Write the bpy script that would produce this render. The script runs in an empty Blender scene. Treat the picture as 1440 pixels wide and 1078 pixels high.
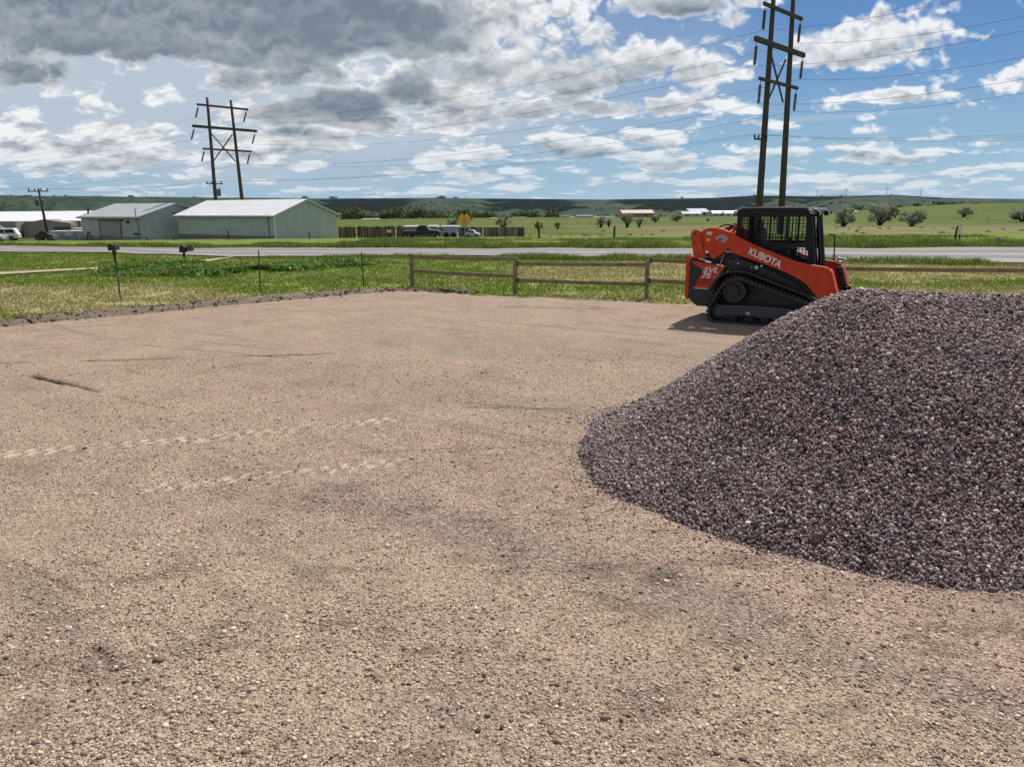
import bpy, bmesh, math, random
import numpy as np
from mathutils import Vector, Matrix
R = math.radians
rng = np.random.default_rng(7); random.seed(7)
scene = bpy.context.scene
COL = scene.collection

# ------------------------------------------------------------------ camera maths (pixels are those of the 1440x1078 photograph)
F = 1048.0; PITCH = R(13.52); CH = 2.2; ROLL = R(0.5)
def ray(x, y):
    a = (x-720)/F; b = (539-y)/F
    a, b = a*math.cos(ROLL)+b*math.sin(ROLL), -a*math.sin(ROLL)+b*math.cos(ROLL)
    return (a, math.cos(PITCH)+b*math.sin(PITCH), -math.sin(PITCH)+b*math.cos(PITCH))
def at(x, y, Y):
    r = ray(x, y); t = Y/r[1]
    return Vector((r[0]*t, Y, CH+r[2]*t))
def gnd(x, y, z=0.0):
    r = ray(x, y); t = (z-CH)/r[2]
    return Vector((r[0]*t, r[1]*t, z))
def uv(x, y):
    r = ray(x, y); return r[0]/r[1], r[2]/r[1]

# ------------------------------------------------------------------ numpy noise
_lat = rng.random((256, 256))
def vnoise(x, y):
    xi = np.floor(x).astype(int); yi = np.floor(y).astype(int)
    fx = x-xi; fy = y-yi
    fx = fx*fx*(3-2*fx); fy = fy*fy*(3-2*fy)
    a = _lat[xi & 255, yi & 255]; b = _lat[(xi+1) & 255, yi & 255]
    c = _lat[xi & 255, (yi+1) & 255]; d = _lat[(xi+1) & 255, (yi+1) & 255]
    return (a*(1-fx)+b*fx)*(1-fy)+(c*(1-fx)+d*fx)*fy
def fbm(x, y, o=4, seed=0):
    s = 0; amp = .5; tot = 0
    for i in range(o):
        s = s+amp*vnoise(x*(2**i)+17.3*i+seed*31.7, y*(2**i)+9.1*i+seed*11.3); tot += amp; amp *= .5
    return s/tot
def sm(a, b, x):
    t = np.clip((x-a)/(b-a), 0, 1); return t*t*(3-2*t)

# ------------------------------------------------------------------ terrain height
_sky = [(-200, 279), (0, 279), (250, 279), (380, 279.5), (470, 280), (620, 279), (850, 281), (1000, 279), (1060, 276), (1150, 277), (1260, 275.5), (1330, 279), (1440, 280), (1640, 280)]
_su = [uv(a, b)[0] for a, b in _sky]; _sv = [uv(a, b)[1] for a, b in _sky]
def terrain(x, y):
    x = np.asarray(x, float); y = np.asarray(y, float)
    r = np.hypot(x, y); u = x/np.maximum(np.abs(y), 1e-3)
    u = np.where(y > 0, np.clip(u, -2, 2), 2.)
    z = -2.0*sm(43, 108, y)*sm(.0, 1, np.where(y > 0, 1, 0))
    z = z-1.6*sm(110, 300, r)*(1-sm(.42, .62, u))-.9*sm(110, 200, r)*sm(.42, .62, u)
    z = z+3.0*sm(.42, .62, u)*sm(200, 520, r)
    z = z-(8.5*sm(335, 470, r)+4*sm(470, 1000, r))*(1-sm(.30, .5, u))-9*sm(560, 1100, r)*sm(.30, .5, u)
    vt = np.interp(u, _su, _sv)
    top = CH+vt*2500*.98
    g = fbm(u*14+3, r/900, 4, 3)
    base = 1250+350*(fbm(u*3+1, u*0+2., 2, 5)-.5)+500*(g-.5)
    hill = sm(base, 2300+200*(g-.5), r)
    gul = fbm(u*30, r/500, 3, 9)
    z = z*(1-hill)+top*hill-(16*np.abs(gul-.5)*4)*hill*(1-hill)*2
    z = z + .10*(fbm(x/3.1, y/3.1, 3, 2)-.5)*sm(20, 45, r)*(1-sm(300, 500, r))
    return z
def th(x, y): return float(terrain(np.array([x]), np.array([y]))[0])
def tg(px_, py_):
    r = ray(px_, py_); t = 2.0
    while t < 6000:
        if CH+r[2]*t < th(r[0]*t, r[1]*t): break
        t *= 1.004
    return Vector((r[0]*t, r[1]*t, th(r[0]*t, r[1]*t)))
def onT(px_, Y):
    p = at(px_, 300, Y); return Vector((p.x, Y, th(p.x, Y)))

# ------------------------------------------------------------------ materials
def newmat(name):
    m = bpy.data.materials.new(name); m.use_nodes = True
    nt = m.node_tree; b = nt.nodes['Principled BSDF']
    return m, nt, b
def N(nt, t, **kw):
    n = nt.nodes.new(t)
    for k, v in kw.items(): setattr(n, k, v)
    return n
def ramp(nt, stops, fac, interp='LINEAR'):
    r = N(nt, 'ShaderNodeValToRGB'); r.color_ramp.interpolation = interp
    e = r.color_ramp.elements
    while len(e) < len(stops): e.new(.5)
    for i, (p, c) in enumerate(stops):
        e[i].position = p; e[i].color = (*c, 1) if len(c) == 3 else c
    nt.links.new(fac, r.inputs[0]); return r.outputs[0]
def noise(nt, vec, scale, detail=4, rough=.55, dist=0):
    n = N(nt, 'ShaderNodeTexNoise'); n.inputs['Scale'].default_value = scale
    n.inputs['Detail'].default_value = detail; n.inputs['Roughness'].default_value = rough; n.inputs['Distortion'].default_value = dist
    if vec is not None: nt.links.new(vec, n.inputs['Vector'])
    return n.outputs['Fac']
def mixc(nt, fac, a, b, bt='MIX'):
    m = N(nt, 'ShaderNodeMix', data_type='RGBA', blend_type=bt)
    for s, v in ((0, fac), (6, a), (7, b)):
        if hasattr(v, 'links'): nt.links.new(v, m.inputs[s])
        else: m.inputs[s].default_value = v if s == 0 else ((*v, 1) if len(v) == 3 else v)
    return m.outputs[2]
def mth(nt, op, a, b=None, c=None, clamp=False):
    m = N(nt, 'ShaderNodeMath', operation=op); m.use_clamp = clamp
    for i, v in enumerate((a, b, c)):
        if v is None: continue
        if hasattr(v, 'links'): nt.links.new(v, m.inputs[i])
        else: m.inputs[i].default_value = v
    return m.outputs[0]
def bump(nt, h, strength, dist, prev=None):
    b = N(nt, 'ShaderNodeBump'); b.inputs['Strength'].default_value = strength; b.inputs['Distance'].default_value = dist
    nt.links.new(h, b.inputs['Height'])
    if prev: nt.links.new(prev, b.inputs['Normal'])
    return b.outputs[0]
def paint(name, col, rough=.5, var=.12, scale=6, metal=0, bstr=0.0, spec=None, dirt=None):
    """a painted / plain surface with subtle tone variation and optional dust"""
    m, nt, b = newmat(name)
    tc = N(nt, 'ShaderNodeTexCoord').outputs['Object']
    n = noise(nt, tc, scale, 5, .6)
    lo = tuple(c*(1-var) for c in col); hi = tuple(min(1, c*(1+var)) for c in col)
    c = ramp(nt, [(.3, lo), (.7, hi)], n)
    if dirt:
        n2 = noise(nt, tc, scale*2.7, 6, .7)
        f = mth(nt, 'MULTIPLY', mth(nt, 'SUBTRACT', n2, .45, clamp=True), dirt[1]*4, clamp=True)
        c = mixc(nt, f, c, dirt[0])
    nt.links.new(c, b.inputs['Base Color'])
    rr = mth(nt, 'ADD', mth(nt, 'MULTIPLY', n, .25), rough-.12, clamp=True)
    nt.links.new(rr, b.inputs['Roughness'])
    b.inputs['Metallic'].default_value = metal
    if spec is not None: b.inputs['Specular IOR Level'].default_value = spec
    if bstr: nt.links.new(bump(nt, noise(nt, tc, scale*8, 3), bstr, .01), b.inputs['Normal'])
    return m
def island(name, stops, rough=.85, spec=.3, trans=0.0, bumps=None):
    """colour that differs from stone to stone / blade to blade"""
    m, nt, b = newmat(name)
    g = N(nt, 'ShaderNodeNewGeometry')
    c = ramp(nt, stops, g.outputs['Random Per Island'])
    nt.links.new(c, b.inputs['Base Color']); b.inputs['Roughness'].default_value = rough
    b.inputs['Specular IOR Level'].default_value = spec
    if bumps:
        tc = N(nt, 'ShaderNodeTexCoord').outputs['Object']
        nt.links.new(bump(nt, noise(nt, tc, bumps[0], 3), bumps[1], .004), b.inputs['Normal'])
    if trans:
        tr = N(nt, 'ShaderNodeBsdfTranslucent'); nt.links.new(c, tr.inputs['Color'])
        mx = N(nt, 'ShaderNodeMixShader'); mx.inputs[0].default_value = trans
        nt.links.new(b.outputs[0], mx.inputs[1]); nt.links.new(tr.outputs[0], mx.inputs[2])
        nt.links.new(mx.outputs[0], nt.nodes['Material Output'].inputs['Surface'])
    return m

# ------------------------------------------------------------------ object helpers
def link(name, me, mat, parent=None, smooth=False):
    o = bpy.data.objects.new(name, me); COL.objects.link(o)
    if mat is not None:
        for m in (mat if isinstance(mat, (list, tuple)) else [mat]): me.materials.append(m)
    if parent: o.parent = parent
    if smooth:
        me.polygons.foreach_set('use_smooth', np.ones(len(me.polygons), bool))
    return o
def tag(o, label=None, cat=None, group=None, kind=None):
    if label: o['label'] = label
    if cat: o['category'] = cat
    if group: o['group'] = group
    if kind: o['kind'] = kind
    return o
def empty(name, loc, rz=0.0):
    o = bpy.data.objects.new(name, None); COL.objects.link(o); o.location = loc; o.rotation_euler = (0, 0, rz); o.empty_display_size = .2
    return o
def npmesh(name, V, Fc):
    """V (n,3), Fc (m,k) uniform polygons"""
    me = bpy.data.meshes.new(name); V = np.asarray(V, np.float32); Fc = np.asarray(Fc, np.int32)
    me.vertices.add(len(V)); me.vertices.foreach_set('co', V.ravel())
    k = Fc.shape[1]; me.loops.add(Fc.size); me.loops.foreach_set('vertex_index', Fc.ravel())
    me.polygons.add(len(Fc)); me.polygons.foreach_set('loop_start', np.arange(0, Fc.size, k, dtype=np.int32))
    me.update(calc_edges=True); me.validate(); return me
class MB:
    def __init__(s): s.v = []; s.f = []; s.mi = []
    def add(s, vs, fs, m=0):
        o = len(s.v); s.v += [tuple(v) for v in vs]; s.f += [tuple(i+o for i in f) for f in fs]; s.mi += [m]*len(fs); return s
    def box(s, c, d, rot=None, m=0, taper=1.0):
        x, y, z = d[0]/2, d[1]/2, d[2]/2; t = taper
        vs = [(-x, -y, -z), (x, -y, -z), (x, y, -z), (-x, y, -z), (-x*t, -y*t, z), (x*t, -y*t, z), (x*t, y*t, z), (-x*t, y*t, z)]
        vs = [Vector(v) for v in vs]
        if rot is not None: vs = [rot @ v for v in vs]
        c = Vector(c)
        return s.add([v+c for v in vs], [(0, 3, 2, 1), (4, 5, 6, 7), (0, 1, 5, 4), (1, 2, 6, 5), (2, 3, 7, 6), (3, 0, 4, 7)], m)
    def tube(s, pts, r, n=8, m=0, cap=True):
        pts = [Vector(p) for p in pts]; rr = r if isinstance(r, (list, tuple)) else [r]*len(pts)
        vs = []; fs = []; up = None
        for i, p in enumerate(pts):
            d = (pts[min(i+1, len(pts)-1)]-pts[max(i-1, 0)]).normalized()
            a = d.cross(Vector((0, 0, 1)) if abs(d.z) < .95 else Vector((1, 0, 0))) if up is None else (up-d*up.dot(d))
            a.normalize(); up = a.copy(); b = d.cross(a)
            for k in range(n):
                t = 2*math.pi*k/n; vs.append(p+(a*math.cos(t)+b*math.sin(t))*rr[i])
        for i in range(len(pts)-1):
            for k in range(n):
                k2 = (k+1) % n; fs.append((i*n+k, i*n+k2, (i+1)*n+k2, (i+1)*n+k))
        if cap: fs.append(tuple(range(n))[::-1]); fs.append(tuple((len(pts)-1)*n+k for k in range(n)))
        return s.add(vs, fs, m)
    def prism(s, poly, y0, y1, m=0):
        """poly in xz, extruded along y"""
        n = len(poly); vs = [(x, y0, z) for x, z in poly]+[(x, y1, z) for x, z in poly]
        fs = [tuple(range(n)), tuple(range(2*n-1, n-1, -1))]+[(i, i+n, (i+1) % n+n, (i+1) % n) for i in range(n)]
        return s.add(vs, fs, m)
    def build(s, name, mat, parent=None, bevel=0, smooth=False, segs=2):
        bm = bmesh.new(); vv = [bm.verts.new(v) for v in s.v]
        for f, mi in zip(s.f, s.mi):
            try:
                ff = bm.faces.new([vv[i] for i in f]); ff.material_index = mi
            except ValueError: pass
        bmesh.ops.recalc_face_normals(bm, faces=bm.faces)
        ng = [f for f in bm.faces if len(f.verts) > 4]
        me = bpy.data.meshes.new(name); bm.to_mesh(me); bm.free()
        o = link(name, me, mat, parent, smooth)
        if bevel:
            b = o.modifiers.new('bev', 'BEVEL'); b.width = bevel; b.segments = segs; b.limit_method = 'ANGLE'; b.angle_limit = R(35)
        return o
def chaikin(p, it=2, closed=False):
    for _ in range(it):
        q = []; n = len(p)
        for i in range(n if closed else n-1):
            a = p[i]; b = p[(i+1) % n]
            q.append(tuple(.75*a[k]+.25*b[k] for k in range(len(a)))); q.append(tuple(.25*a[k]+.75*b[k] for k in range(len(a))))
        if not closed: q = [p[0]]+q+[p[-1]]
        p = q
    return p
def copy_tree(o, parent=None):
    c = o.copy(); COL.objects.link(c); c.parent = parent
    for ch in [k for k in list(bpy.data.objects) if k.parent == o]: copy_tree(ch, c)
    return c
_ico = None
def ico():
    t = (1+5**.5)/2
    v = np.array([(-1, t, 0), (1, t, 0), (-1, -t, 0), (1, -t, 0), (0, -1, t), (0, 1, t), (0, -1, -t), (0, 1, -t), (t, 0, -1), (t, 0, 1), (-t, 0, -1), (-t, 0, 1)], float)
    v /= np.linalg.norm(v[0])
    f = np.array([(0, 11, 5), (0, 5, 1), (0, 1, 7), (0, 7, 10), (0, 10, 11), (1, 5, 9), (5, 11, 4), (11, 10, 2), (10, 7, 6), (7, 1, 8), (3, 9, 4), (3, 4, 2), (3, 2, 6), (3, 6, 8), (3, 8, 9), (4, 9, 5), (2, 4, 11), (6, 2, 10), (8, 6, 7), (9, 8, 1)])
    return v, f
def stones(P, rad, flat=(.55, 1.0), jitter=.28, tumble=True):
    """many small distorted stones merged: P (n,3), rad (n,)"""
    v, f = ico(); n = len(P)
    V = v[None]*(1+jitter*(rng.random((n, 12, 1))*2-1))
    S = np.stack([.75+.6*rng.random(n), .65+.4*rng.random(n), flat[0]+(flat[1]-flat[0])*rng.random(n)], 1)
    V = V*S[:, None]
    q = rng.normal(size=(n, 4))
    if not tumble: q[:, 1:3] *= .12
    q /= np.linalg.norm(q, axis=1, keepdims=True); w, x, y, z = q.T
    M = np.stack([1-2*(y*y+z*z), 2*(x*y-z*w), 2*(x*z+y*w), 2*(x*y+z*w), 1-2*(x*x+z*z), 2*(y*z-x*w), 2*(x*z-y*w), 2*(y*z+x*w), 1-2*(x*x+y*y)], 1).reshape(n, 3, 3)
    V = np.einsum('nij,nkj->nki', M, V)*rad[:, None, None]+P[:, None]
    Fc = f[None]+np.arange(n)[:, None, None]*12
    return V.reshape(-1, 3), Fc.reshape(-1, 3)
def blades(P, h, w, lean=.45, per=1):
    """grass blades, each a bent two-segment strip: P (n,3), h (n,)"""
    n = len(P); a = rng.random(n)*2*np.pi; la = rng.random(n)*2*np.pi; L = lean*rng.random(n)
    d = np.stack([np.cos(a), np.sin(a), a*0], 1)*w[:, None]*.5
    ln = np.stack([np.cos(la)*L, np.sin(la)*L, a*0], 1)*h[:, None]
    up = np.zeros((n, 3)); up[:, 2] = h
    mid = P+ln*.3+up*.55; tip = P+ln+up*(1-.25*L)[:, None]
    V = np.stack([P-d, P+d, mid+d*.7, mid-d*.7, tip], 1)
    b = np.arange(n)[:, None]*5
    F3 = np.concatenate([b+[0, 1, 2], b+[0, 2, 3], b+[3, 2, 4]], 0)
    return V.reshape(-1, 3), F3
def setcol(me, name, arr):
    a = me.attributes.new(name, 'FLOAT_COLOR', 'POINT'); c = np.ones((len(me.vertices), 4), np.float32); c[:, :3] = arr
    a.data.foreach_set('color', c.ravel())

# ================================================================== WORLD
W = bpy.data.worlds.new('World'); scene.world = W; W.use_nodes = True
SUN_EL = R(54); SUN_AZ = R(30)        # azimuth measured from straight ahead (+Y) to the right
def build_world():
    nt = W.node_tree; bg = nt.nodes['Background']; bg.inputs['Strength'].default_value = .05
    sky = N(nt, 'ShaderNodeTexSky', sky_type='NISHITA'); sky.sun_disc = False
    sky.sun_elevation = SUN_EL; sky.sun_rotation = SUN_AZ; sky.altitude = 900; sky.air_density = 1.15; sky.dust_density = .35; sky.ozone_density = 1.6
    tc = N(nt, 'ShaderNodeTexCoord').outputs['Generated']
    sp = N(nt, 'ShaderNodeSeparateXYZ'); nt.links.new(tc, sp.inputs[0])
    X, Y, Z = sp.outputs
    ay = mth(nt, 'MAXIMUM', mth(nt, 'ABSOLUTE', Y), .05)
    u = mth(nt, 'DIVIDE', X, ay); v = mth(nt, 'DIVIDE', Z, ay)
    cb = N(nt, 'ShaderNodeCombineXYZ'); nt.links.new(u, cb.inputs[0]); nt.links.new(v, cb.inputs[1])
    p = cb.outputs[0]
    # clouds seem smaller and flatter towards the horizon: stretch the noise domain with 1/elevation
    zc = mth(nt, 'MAXIMUM', Z, .012)
    k = mth(nt, 'POWER', mth(nt, 'ADD', zc, .06), -.55)
    def vm(op, a, b):
        m = N(nt, 'ShaderNodeVectorMath', operation=op)
        for i, q in enumerate((a, b)):
            if hasattr(q, 'links'): nt.links.new(q, m.inputs[i])
            else: m.inputs[i].default_value = q
        return m
    def coords(dv):
        c = N(nt, 'ShaderNodeCombineXYZ')
        vv = mth(nt, 'ADD', v, dv)
        nt.links.new(mth(nt, 'MULTIPLY', u, 1.0), c.inputs[0])
        nt.links.new(mth(nt, 'MULTIPLY', mth(nt, 'LOGARITHM', mth(nt, 'ADD', mth(nt, 'MAXIMUM', vv, 0.), .05), math.e), .36), c.inputs[1])
        return c.outputs[0]
    def n3(vec, s, d=7, r=.56, off=0.0):
        m = vm('ADD', vec, (off, off*.7, off*1.3)).outputs[0]
        return noise(nt, m, s, d, r)
    P0 = coords(0.0); P1 = coords(.010)
    wn = N(nt, 'ShaderNodeTexNoise'); wn.inputs['Scale'].default_value = 30.; wn.inputs['Detail'].default_value = 4; nt.links.new(P0, wn.inputs['Vector'])
    wo = vm('MULTIPLY', vm('SUBTRACT', wn.outputs['Color'], (.5, .5, .5)).outputs[0], (.045, .045, .045)).outputs[0]
    def puffs(vec):
        o_ = N(nt, 'ShaderNodeTexVoronoi', feature='F1'); o_.inputs['Scale'].default_value = 15.; o_.inputs['Detail'].default_value = 2.; o_.inputs['Roughness'].default_value = .55; o_.inputs['Lacunarity'].default_value = 2.4
        nt.links.new(vm('ADD', vec, wo).outputs[0], o_.inputs['Vector']); return mth(nt, 'SUBTRACT', 1., o_.outputs['Distance'])
    pA = puffs(P0); pB = puffs(P1)
    fA = n3(P0, 10.0, 6, .60)
    nA = mth(nt, 'ADD', mth(nt, 'MULTIPLY', fA, .55), mth(nt, 'MULTIPLY', pA, .45)); nB = mth(nt, 'ADD', mth(nt, 'MULTIPLY', fA, .55), mth(nt, 'MULTIPLY', pB, .45))
    wv = N(nt, 'ShaderNodeTexNoise'); wv.inputs['Scale'].default_value = 7.; wv.inputs['Detail'].default_value = 3
    nt.links.new(P0, wv.inputs['Vector'])
    wrp = vm('MULTIPLY', vm('SUBTRACT', wv.outputs['Color'], (.5, .5, .5)).outputs[0], (.10, .05, 0)).outputs[0]
    pw = vm('ADD', p, wrp).outputs[0]
    # x, y, half width, half height, grey amount, weight
    clouds = [(350, 0, 390, 84, 1.1, 2.1), (60, 40, 200, 50, .6, .8), (560, 35, 130, 52, .95, 1.4), (40, 100, 110, 34, .8, 1.0), (180, -10, 330, 60, 1., 1.6),
              (120, 206, 190, 34, .38, 1.5), (150, 185, 60, 22, .1, .9), (232, 183, 34, 12, .1, .7),
              (400, 205, 120, 26, .3, 1.25), (450, 150, 120, 34, .55, 1.2), (350, 112, 120, 30, .35, .6), (430, 95, 130, 30, .75, .8),
              (575, 128, 92, 30, .75, 1.0), (520, 165, 90, 22, .3, .8), (620, 95, 80, 40, .4, .7), (690, 60, 50, 60, .2, .55),
              (850, 82, 175, 46, .62, 1.1), (960, 85, 100, 40, .5, .9), (750, 40, 50, 44, .2, .7), (700, 150, 130, 22, .5, .9), (860, 148, 170, 18, .45, .9), (640, 170, 100, 16, .3, .7), (1010, 102, 60, 15, .3, .9), (740, 100, 100, 40, .5, .8),
              (950, 2, 130, 22, .75, 1.0), (760, 10, 50, 22, .1, .8), (1020, 25, 40, 16, .3, .7),
              (1240, 58, 125, 36, .38, 1.1), (1250, 28, 55, 22, .2, 1.0), (1150, 80, 60, 16, .2, .8), (1375, 47, 30, 6, .1, .6),
              (1250, 133, 78, 14, .35, 1.0), (1436, 97, 18, 9, .1, .9), (1075, 177, 48, 10, .25, .8), (1035, 157, 28, 7, .1, .7), (920, 190, 78, 15, .4, 1.0),
              (790, 218, 230, 17, .5, .9), (700, 200, 120, 12, .35, .7), (930, 228, 100, 8, .4, .7), (1240, 222, 110, 11, .4, .85), (1110, 215, 90, 9, .35, .8), (1160, 212, 40, 9, .2, .8), (1385, 198, 48, 7, .3, .8), (1350, 212, 60, 5, .2, .6),
              (670, 252, 70, 6, .3, .8), (1370, 243, 50, 8, .35, .8), (1230, 250, 190, 8, .35, .7), (1000, 250, 160, 8, .35, .75), (500, 262, 80, 7, .2, .7), (190, 268, 60, 6, .2, .8), (60, 270, 60, 4, .1, .5), (650, 266, 130, 6, .2, .7), (900, 262, 160, 7, .3, .6), (1180, 266, 240, 8, .25, .8), (212, 245, 20, 6, .1, .8), (242, 247, 12, 5, .1, .7), (100, 258, 14, 3, .1, .6), (1120, 197, 24, 5, .1, .6), (1290, 193, 30, 5, .1, .6), (520, 222, 50, 6, .1, .5), (420, 240, 40, 4, .1, .5)]
    # three clouds at a time in one vector; a second, lowered ellipse per cloud holds its grey base
    U3 = N(nt, 'ShaderNodeCombineXYZ'); V3 = N(nt, 'ShaderNodeCombineXYZ'); ps = N(nt, 'ShaderNodeSeparateXYZ'); nt.links.new(pw, ps.inputs[0])
    for i in range(3): nt.links.new(ps.outputs[0], U3.inputs[i]); nt.links.new(ps.outputs[1], V3.inputs[i])
    def vma(op, *a):
        m = N(nt, 'ShaderNodeVectorMath', operation=op)
        for i, q in enumerate(a):
            if hasattr(q, 'links'): nt.links.new(q, m.inputs[i])
            else: m.inputs[i].default_value = q
        return m.outputs[0]
    D = None; G = None
    while len(clouds) % 3: clouds.append((-3000, 0, 5, 5, 0, 0))
    for i in range(0, len(clouds), 3):
        c3 = clouds[i:i+3]; uvs = [uv(c[0], c[1]) for c in c3]
        iu = [F/(c[2]*1.06) for c in c3]; iv = [F/(c[3]*1.3) for c in c3]; uvs = [(p_[0], p_[1]-.26*c[3]/F) for p_, c in zip(uvs, c3)]; g3 = tuple(c[4] for c in c3); w3 = tuple(c[5] for c in c3)
        A = vma('MULTIPLY_ADD', U3.outputs[0], tuple(iu), tuple(-uvs[k][0]*iu[k] for k in range(3)))
        B = vma('MULTIPLY_ADD', V3.outputs[0], tuple(iv), tuple(-uvs[k][1]*iv[k] for k in range(3)))
        A2 = vma('MULTIPLY', A, A); Bf = vma('MAXIMUM', B, vma('MULTIPLY', B, (-1.7, -1.7, -1.7))); q = vma('MULTIPLY_ADD', Bf, Bf, A2)
        e = vma('MULTIPLY_ADD', q, tuple(-w*.9 for w in w3), w3)
        B2 = vma('ADD', B, (.42, .42, .42)); q2 = vma('MULTIPLY_ADD', B2, B2, A2)
        ge = vma('MULTIPLY_ADD', q2, tuple(-g*.8 for g in g3), g3)
        D = e if D is None else vma('MAXIMUM', D, e); G = ge if G is None else vma('MAXIMUM', G, ge)
    def mx3(v_):
        q = N(nt, 'ShaderNodeSeparateXYZ'); nt.links.new(v_, q.inputs[0]); return mth(nt, 'MAXIMUM', mth(nt, 'MAXIMUM', q.outputs[0], q.outputs[1]), q.outputs[2])
    D = mth(nt, 'MAXIMUM', mx3(D), -.6); G = mth(nt, 'MAXIMUM', mx3(G), 0.)
    # elsewhere round the sky: the same kind of broken cloud by noise alone
    gen = mth(nt, 'MULTIPLY_ADD', n3(P0, 2.2, 3, .5, 4.), 5., -2.3)
    front = mth(nt, 'MULTIPLY', mth(nt, 'GREATER_THAN', Y, 0), mth(nt, 'LESS_THAN', v, .30)); front = mth(nt, 'MULTIPLY', front, mth(nt, 'LESS_THAN', mth(nt, 'ABSOLUTE', u), .85))
    gen = mth(nt, 'SUBTRACT', gen, mth(nt, 'MULTIPLY', front, 1.3)); gen = mth(nt, 'MINIMUM', mth(nt, 'MAXIMUM', gen, -.6), 1.)
    D = mth(nt, 'MAXIMUM', D, gen); G = mth(nt, 'MAXIMUM', G, mth(nt, 'MULTIPLY', mth(nt, 'MAXIMUM', gen, 0.), .55))
    def dens(nn): return mth(nt, 'ADD', D, mth(nt, 'MULTIPLY', mth(nt, 'SUBTRACT', nn, .315), 2.9))
    d0 = dens(nA)
    a = N(nt, 'ShaderNodeMapRange', interpolation_type='SMOOTHSTEP'); a.inputs[1].default_value = .04; a.inputs[2].default_value = .62; nt.links.new(d0, a.inputs[0])
    alpha = a.outputs[0]
    # thin veil upper left and centre
    vu, vv_ = uv(300, 130)
    s = vm('MULTIPLY', vm('SUBTRACT', pw, (vu, vv_, 0)).outputs[0], (1/.62, 1/.13, 0)); dd = vm('DOT_PRODUCT', s.outputs[0], s.outputs[0]).outputs['Value']
    nV = n3(P0, 5., 5, .6, 2.)
    veil = mth(nt, 'MULTIPLY', mth(nt, 'SUBTRACT', 1.0, dd, clamp=True), mth(nt, 'MULTIPLY_ADD', nV, 2.2, .35), clamp=True)
    vu, vv_ = uv(760, 100)
    s = vm('MULTIPLY', vm('SUBTRACT', pw, (vu, vv_, 0)).outputs[0], (1/.34, 1/.12, 0)); dd = vm('DOT_PRODUCT', s.outputs[0], s.outputs[0]).outputs['Value']
    veil2 = mth(nt, 'MULTIPLY', mth(nt, 'SUBTRACT', 1.0, dd, clamp=True), mth(nt, 'MULTIPLY_ADD', nV, 1.4, -.25), clamp=True)
    veil = mth(nt, 'MAXIMUM', veil, veil2)
    # streak of thin cloud to the right
    ua, va = uv(1110, 169); ub, vb = uv(1420, 148); sl = (vb-va)/(ub-ua)
    line = mth(nt, 'SUBTRACT', v, mth(nt, 'MULTIPLY_ADD', u, sl, va-sl*ua))
    line = mth(nt, 'SUBTRACT', 1., mth(nt, 'DIVIDE', mth(nt, 'ABSOLUTE', line), .006), clamp=True)
    line = mth(nt, 'MULTIPLY', line, mth(nt, 'MULTIPLY', mth(nt, 'GREATER_THAN', u, ua), mth(nt, 'SUBTRACT', 1., mth(nt, 'DIVIDE', mth(nt, 'SUBTRACT', u, ua), ub-ua), clamp=True)))
    veil = mth(nt, 'MAXIMUM', veil, mth(nt, 'MULTIPLY', line, .6))
    # shading of the clouds: bright rims and tops, grey bases
    hl = mth(nt, 'SUBTRACT', nA, nB)
    thick = N(nt, 'ShaderNodeMapRange', interpolation_type='SMOOTHSTEP'); thick.inputs[1].default_value = .2; thick.inputs[2].default_value = .95; nt.links.new(mth(nt, 'ADD', mth(nt, 'MULTIPLY', d0, .6), mth(nt, 'MULTIPLY', D, .4)), thick.inputs[0])
    grey = mth(nt, 'MULTIPLY', thick.outputs[0], mth(nt, 'MULTIPLY', G, 1.45, clamp=True))
    grey = mth(nt, 'MULTIPLY', grey, mth(nt, 'ADD', .42, mth(nt, 'ADD', mth(nt, 'MULTIPLY', nA, .06), mth(nt, 'MULTIPLY', nV, .95))))
    lum = mth(nt, 'SUBTRACT', .90, mth(nt, 'MULTIPLY', grey, .72))
    lum = mth(nt, 'ADD', lum, mth(nt, 'MULTIPLY', hl, mth(nt, 'SUBTRACT', 2.3, mth(nt, 'MULTIPLY', grey, 2.0))))
    lum = mth(nt, 'MINIMUM', mth(nt, 'MAXIMUM', lum, .17), .90)
    cc = N(nt, 'ShaderNodeMapRange', data_type='FLOAT_VECTOR'); 
    cc.inputs[7].default_value = (.17, .17, .17); cc.inputs[8].default_value = (.9, .9, .9)
    cc.inputs[9].default_value = (3.3, 4.2, 5.3); cc.inputs[10].default_value = (18.8, 18.9, 19.0)
    cl = N(nt, 'ShaderNodeCombineXYZ'); [nt.links.new(lum, cl.inputs[i]) for i in range(3)]
    nt.links.new(cl.outputs[0], cc.inputs[6])
    skc = vm('MULTIPLY', sky.outputs[0], (.64, .93, 1.32))
    low = mth(nt, 'MULTIPLY', mth(nt, 'SUBTRACT', 1., mth(nt, 'DIVIDE', mth(nt, 'MAXIMUM', Z, 0.), .15), clamp=True), .85)
    skc2 = mixc(nt, low, skc.outputs[0], (7.4, 11.2, 15.0))
    c1 = mixc(nt, veil, skc2, (9.6, 11.2, 13.2))
    # the low clouds sink into pale air at the horizon
    fade = mth(nt, 'MULTIPLY', alpha, mth(nt, 'MULTIPLY_ADD', mth(nt, 'MINIMUM', v, .10), 4.2, .5, clamp=True))
    c2 = mixc(nt, fade, c1, cc.outputs[1])
    nt.links.new(c2, bg.inputs['Color'])
    W.cycles.sampling_method = 'MANUAL'; W.cycles.sample_map_resolution = 512
build_world()
sl = bpy.data.lights.new('sun', 'SUN'); sl.energy = 5.0; sl.angle = R(.53); sl.color = (1, .955, .88)
so = bpy.data.objects.new('sun', sl); COL.objects.link(so)
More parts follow.
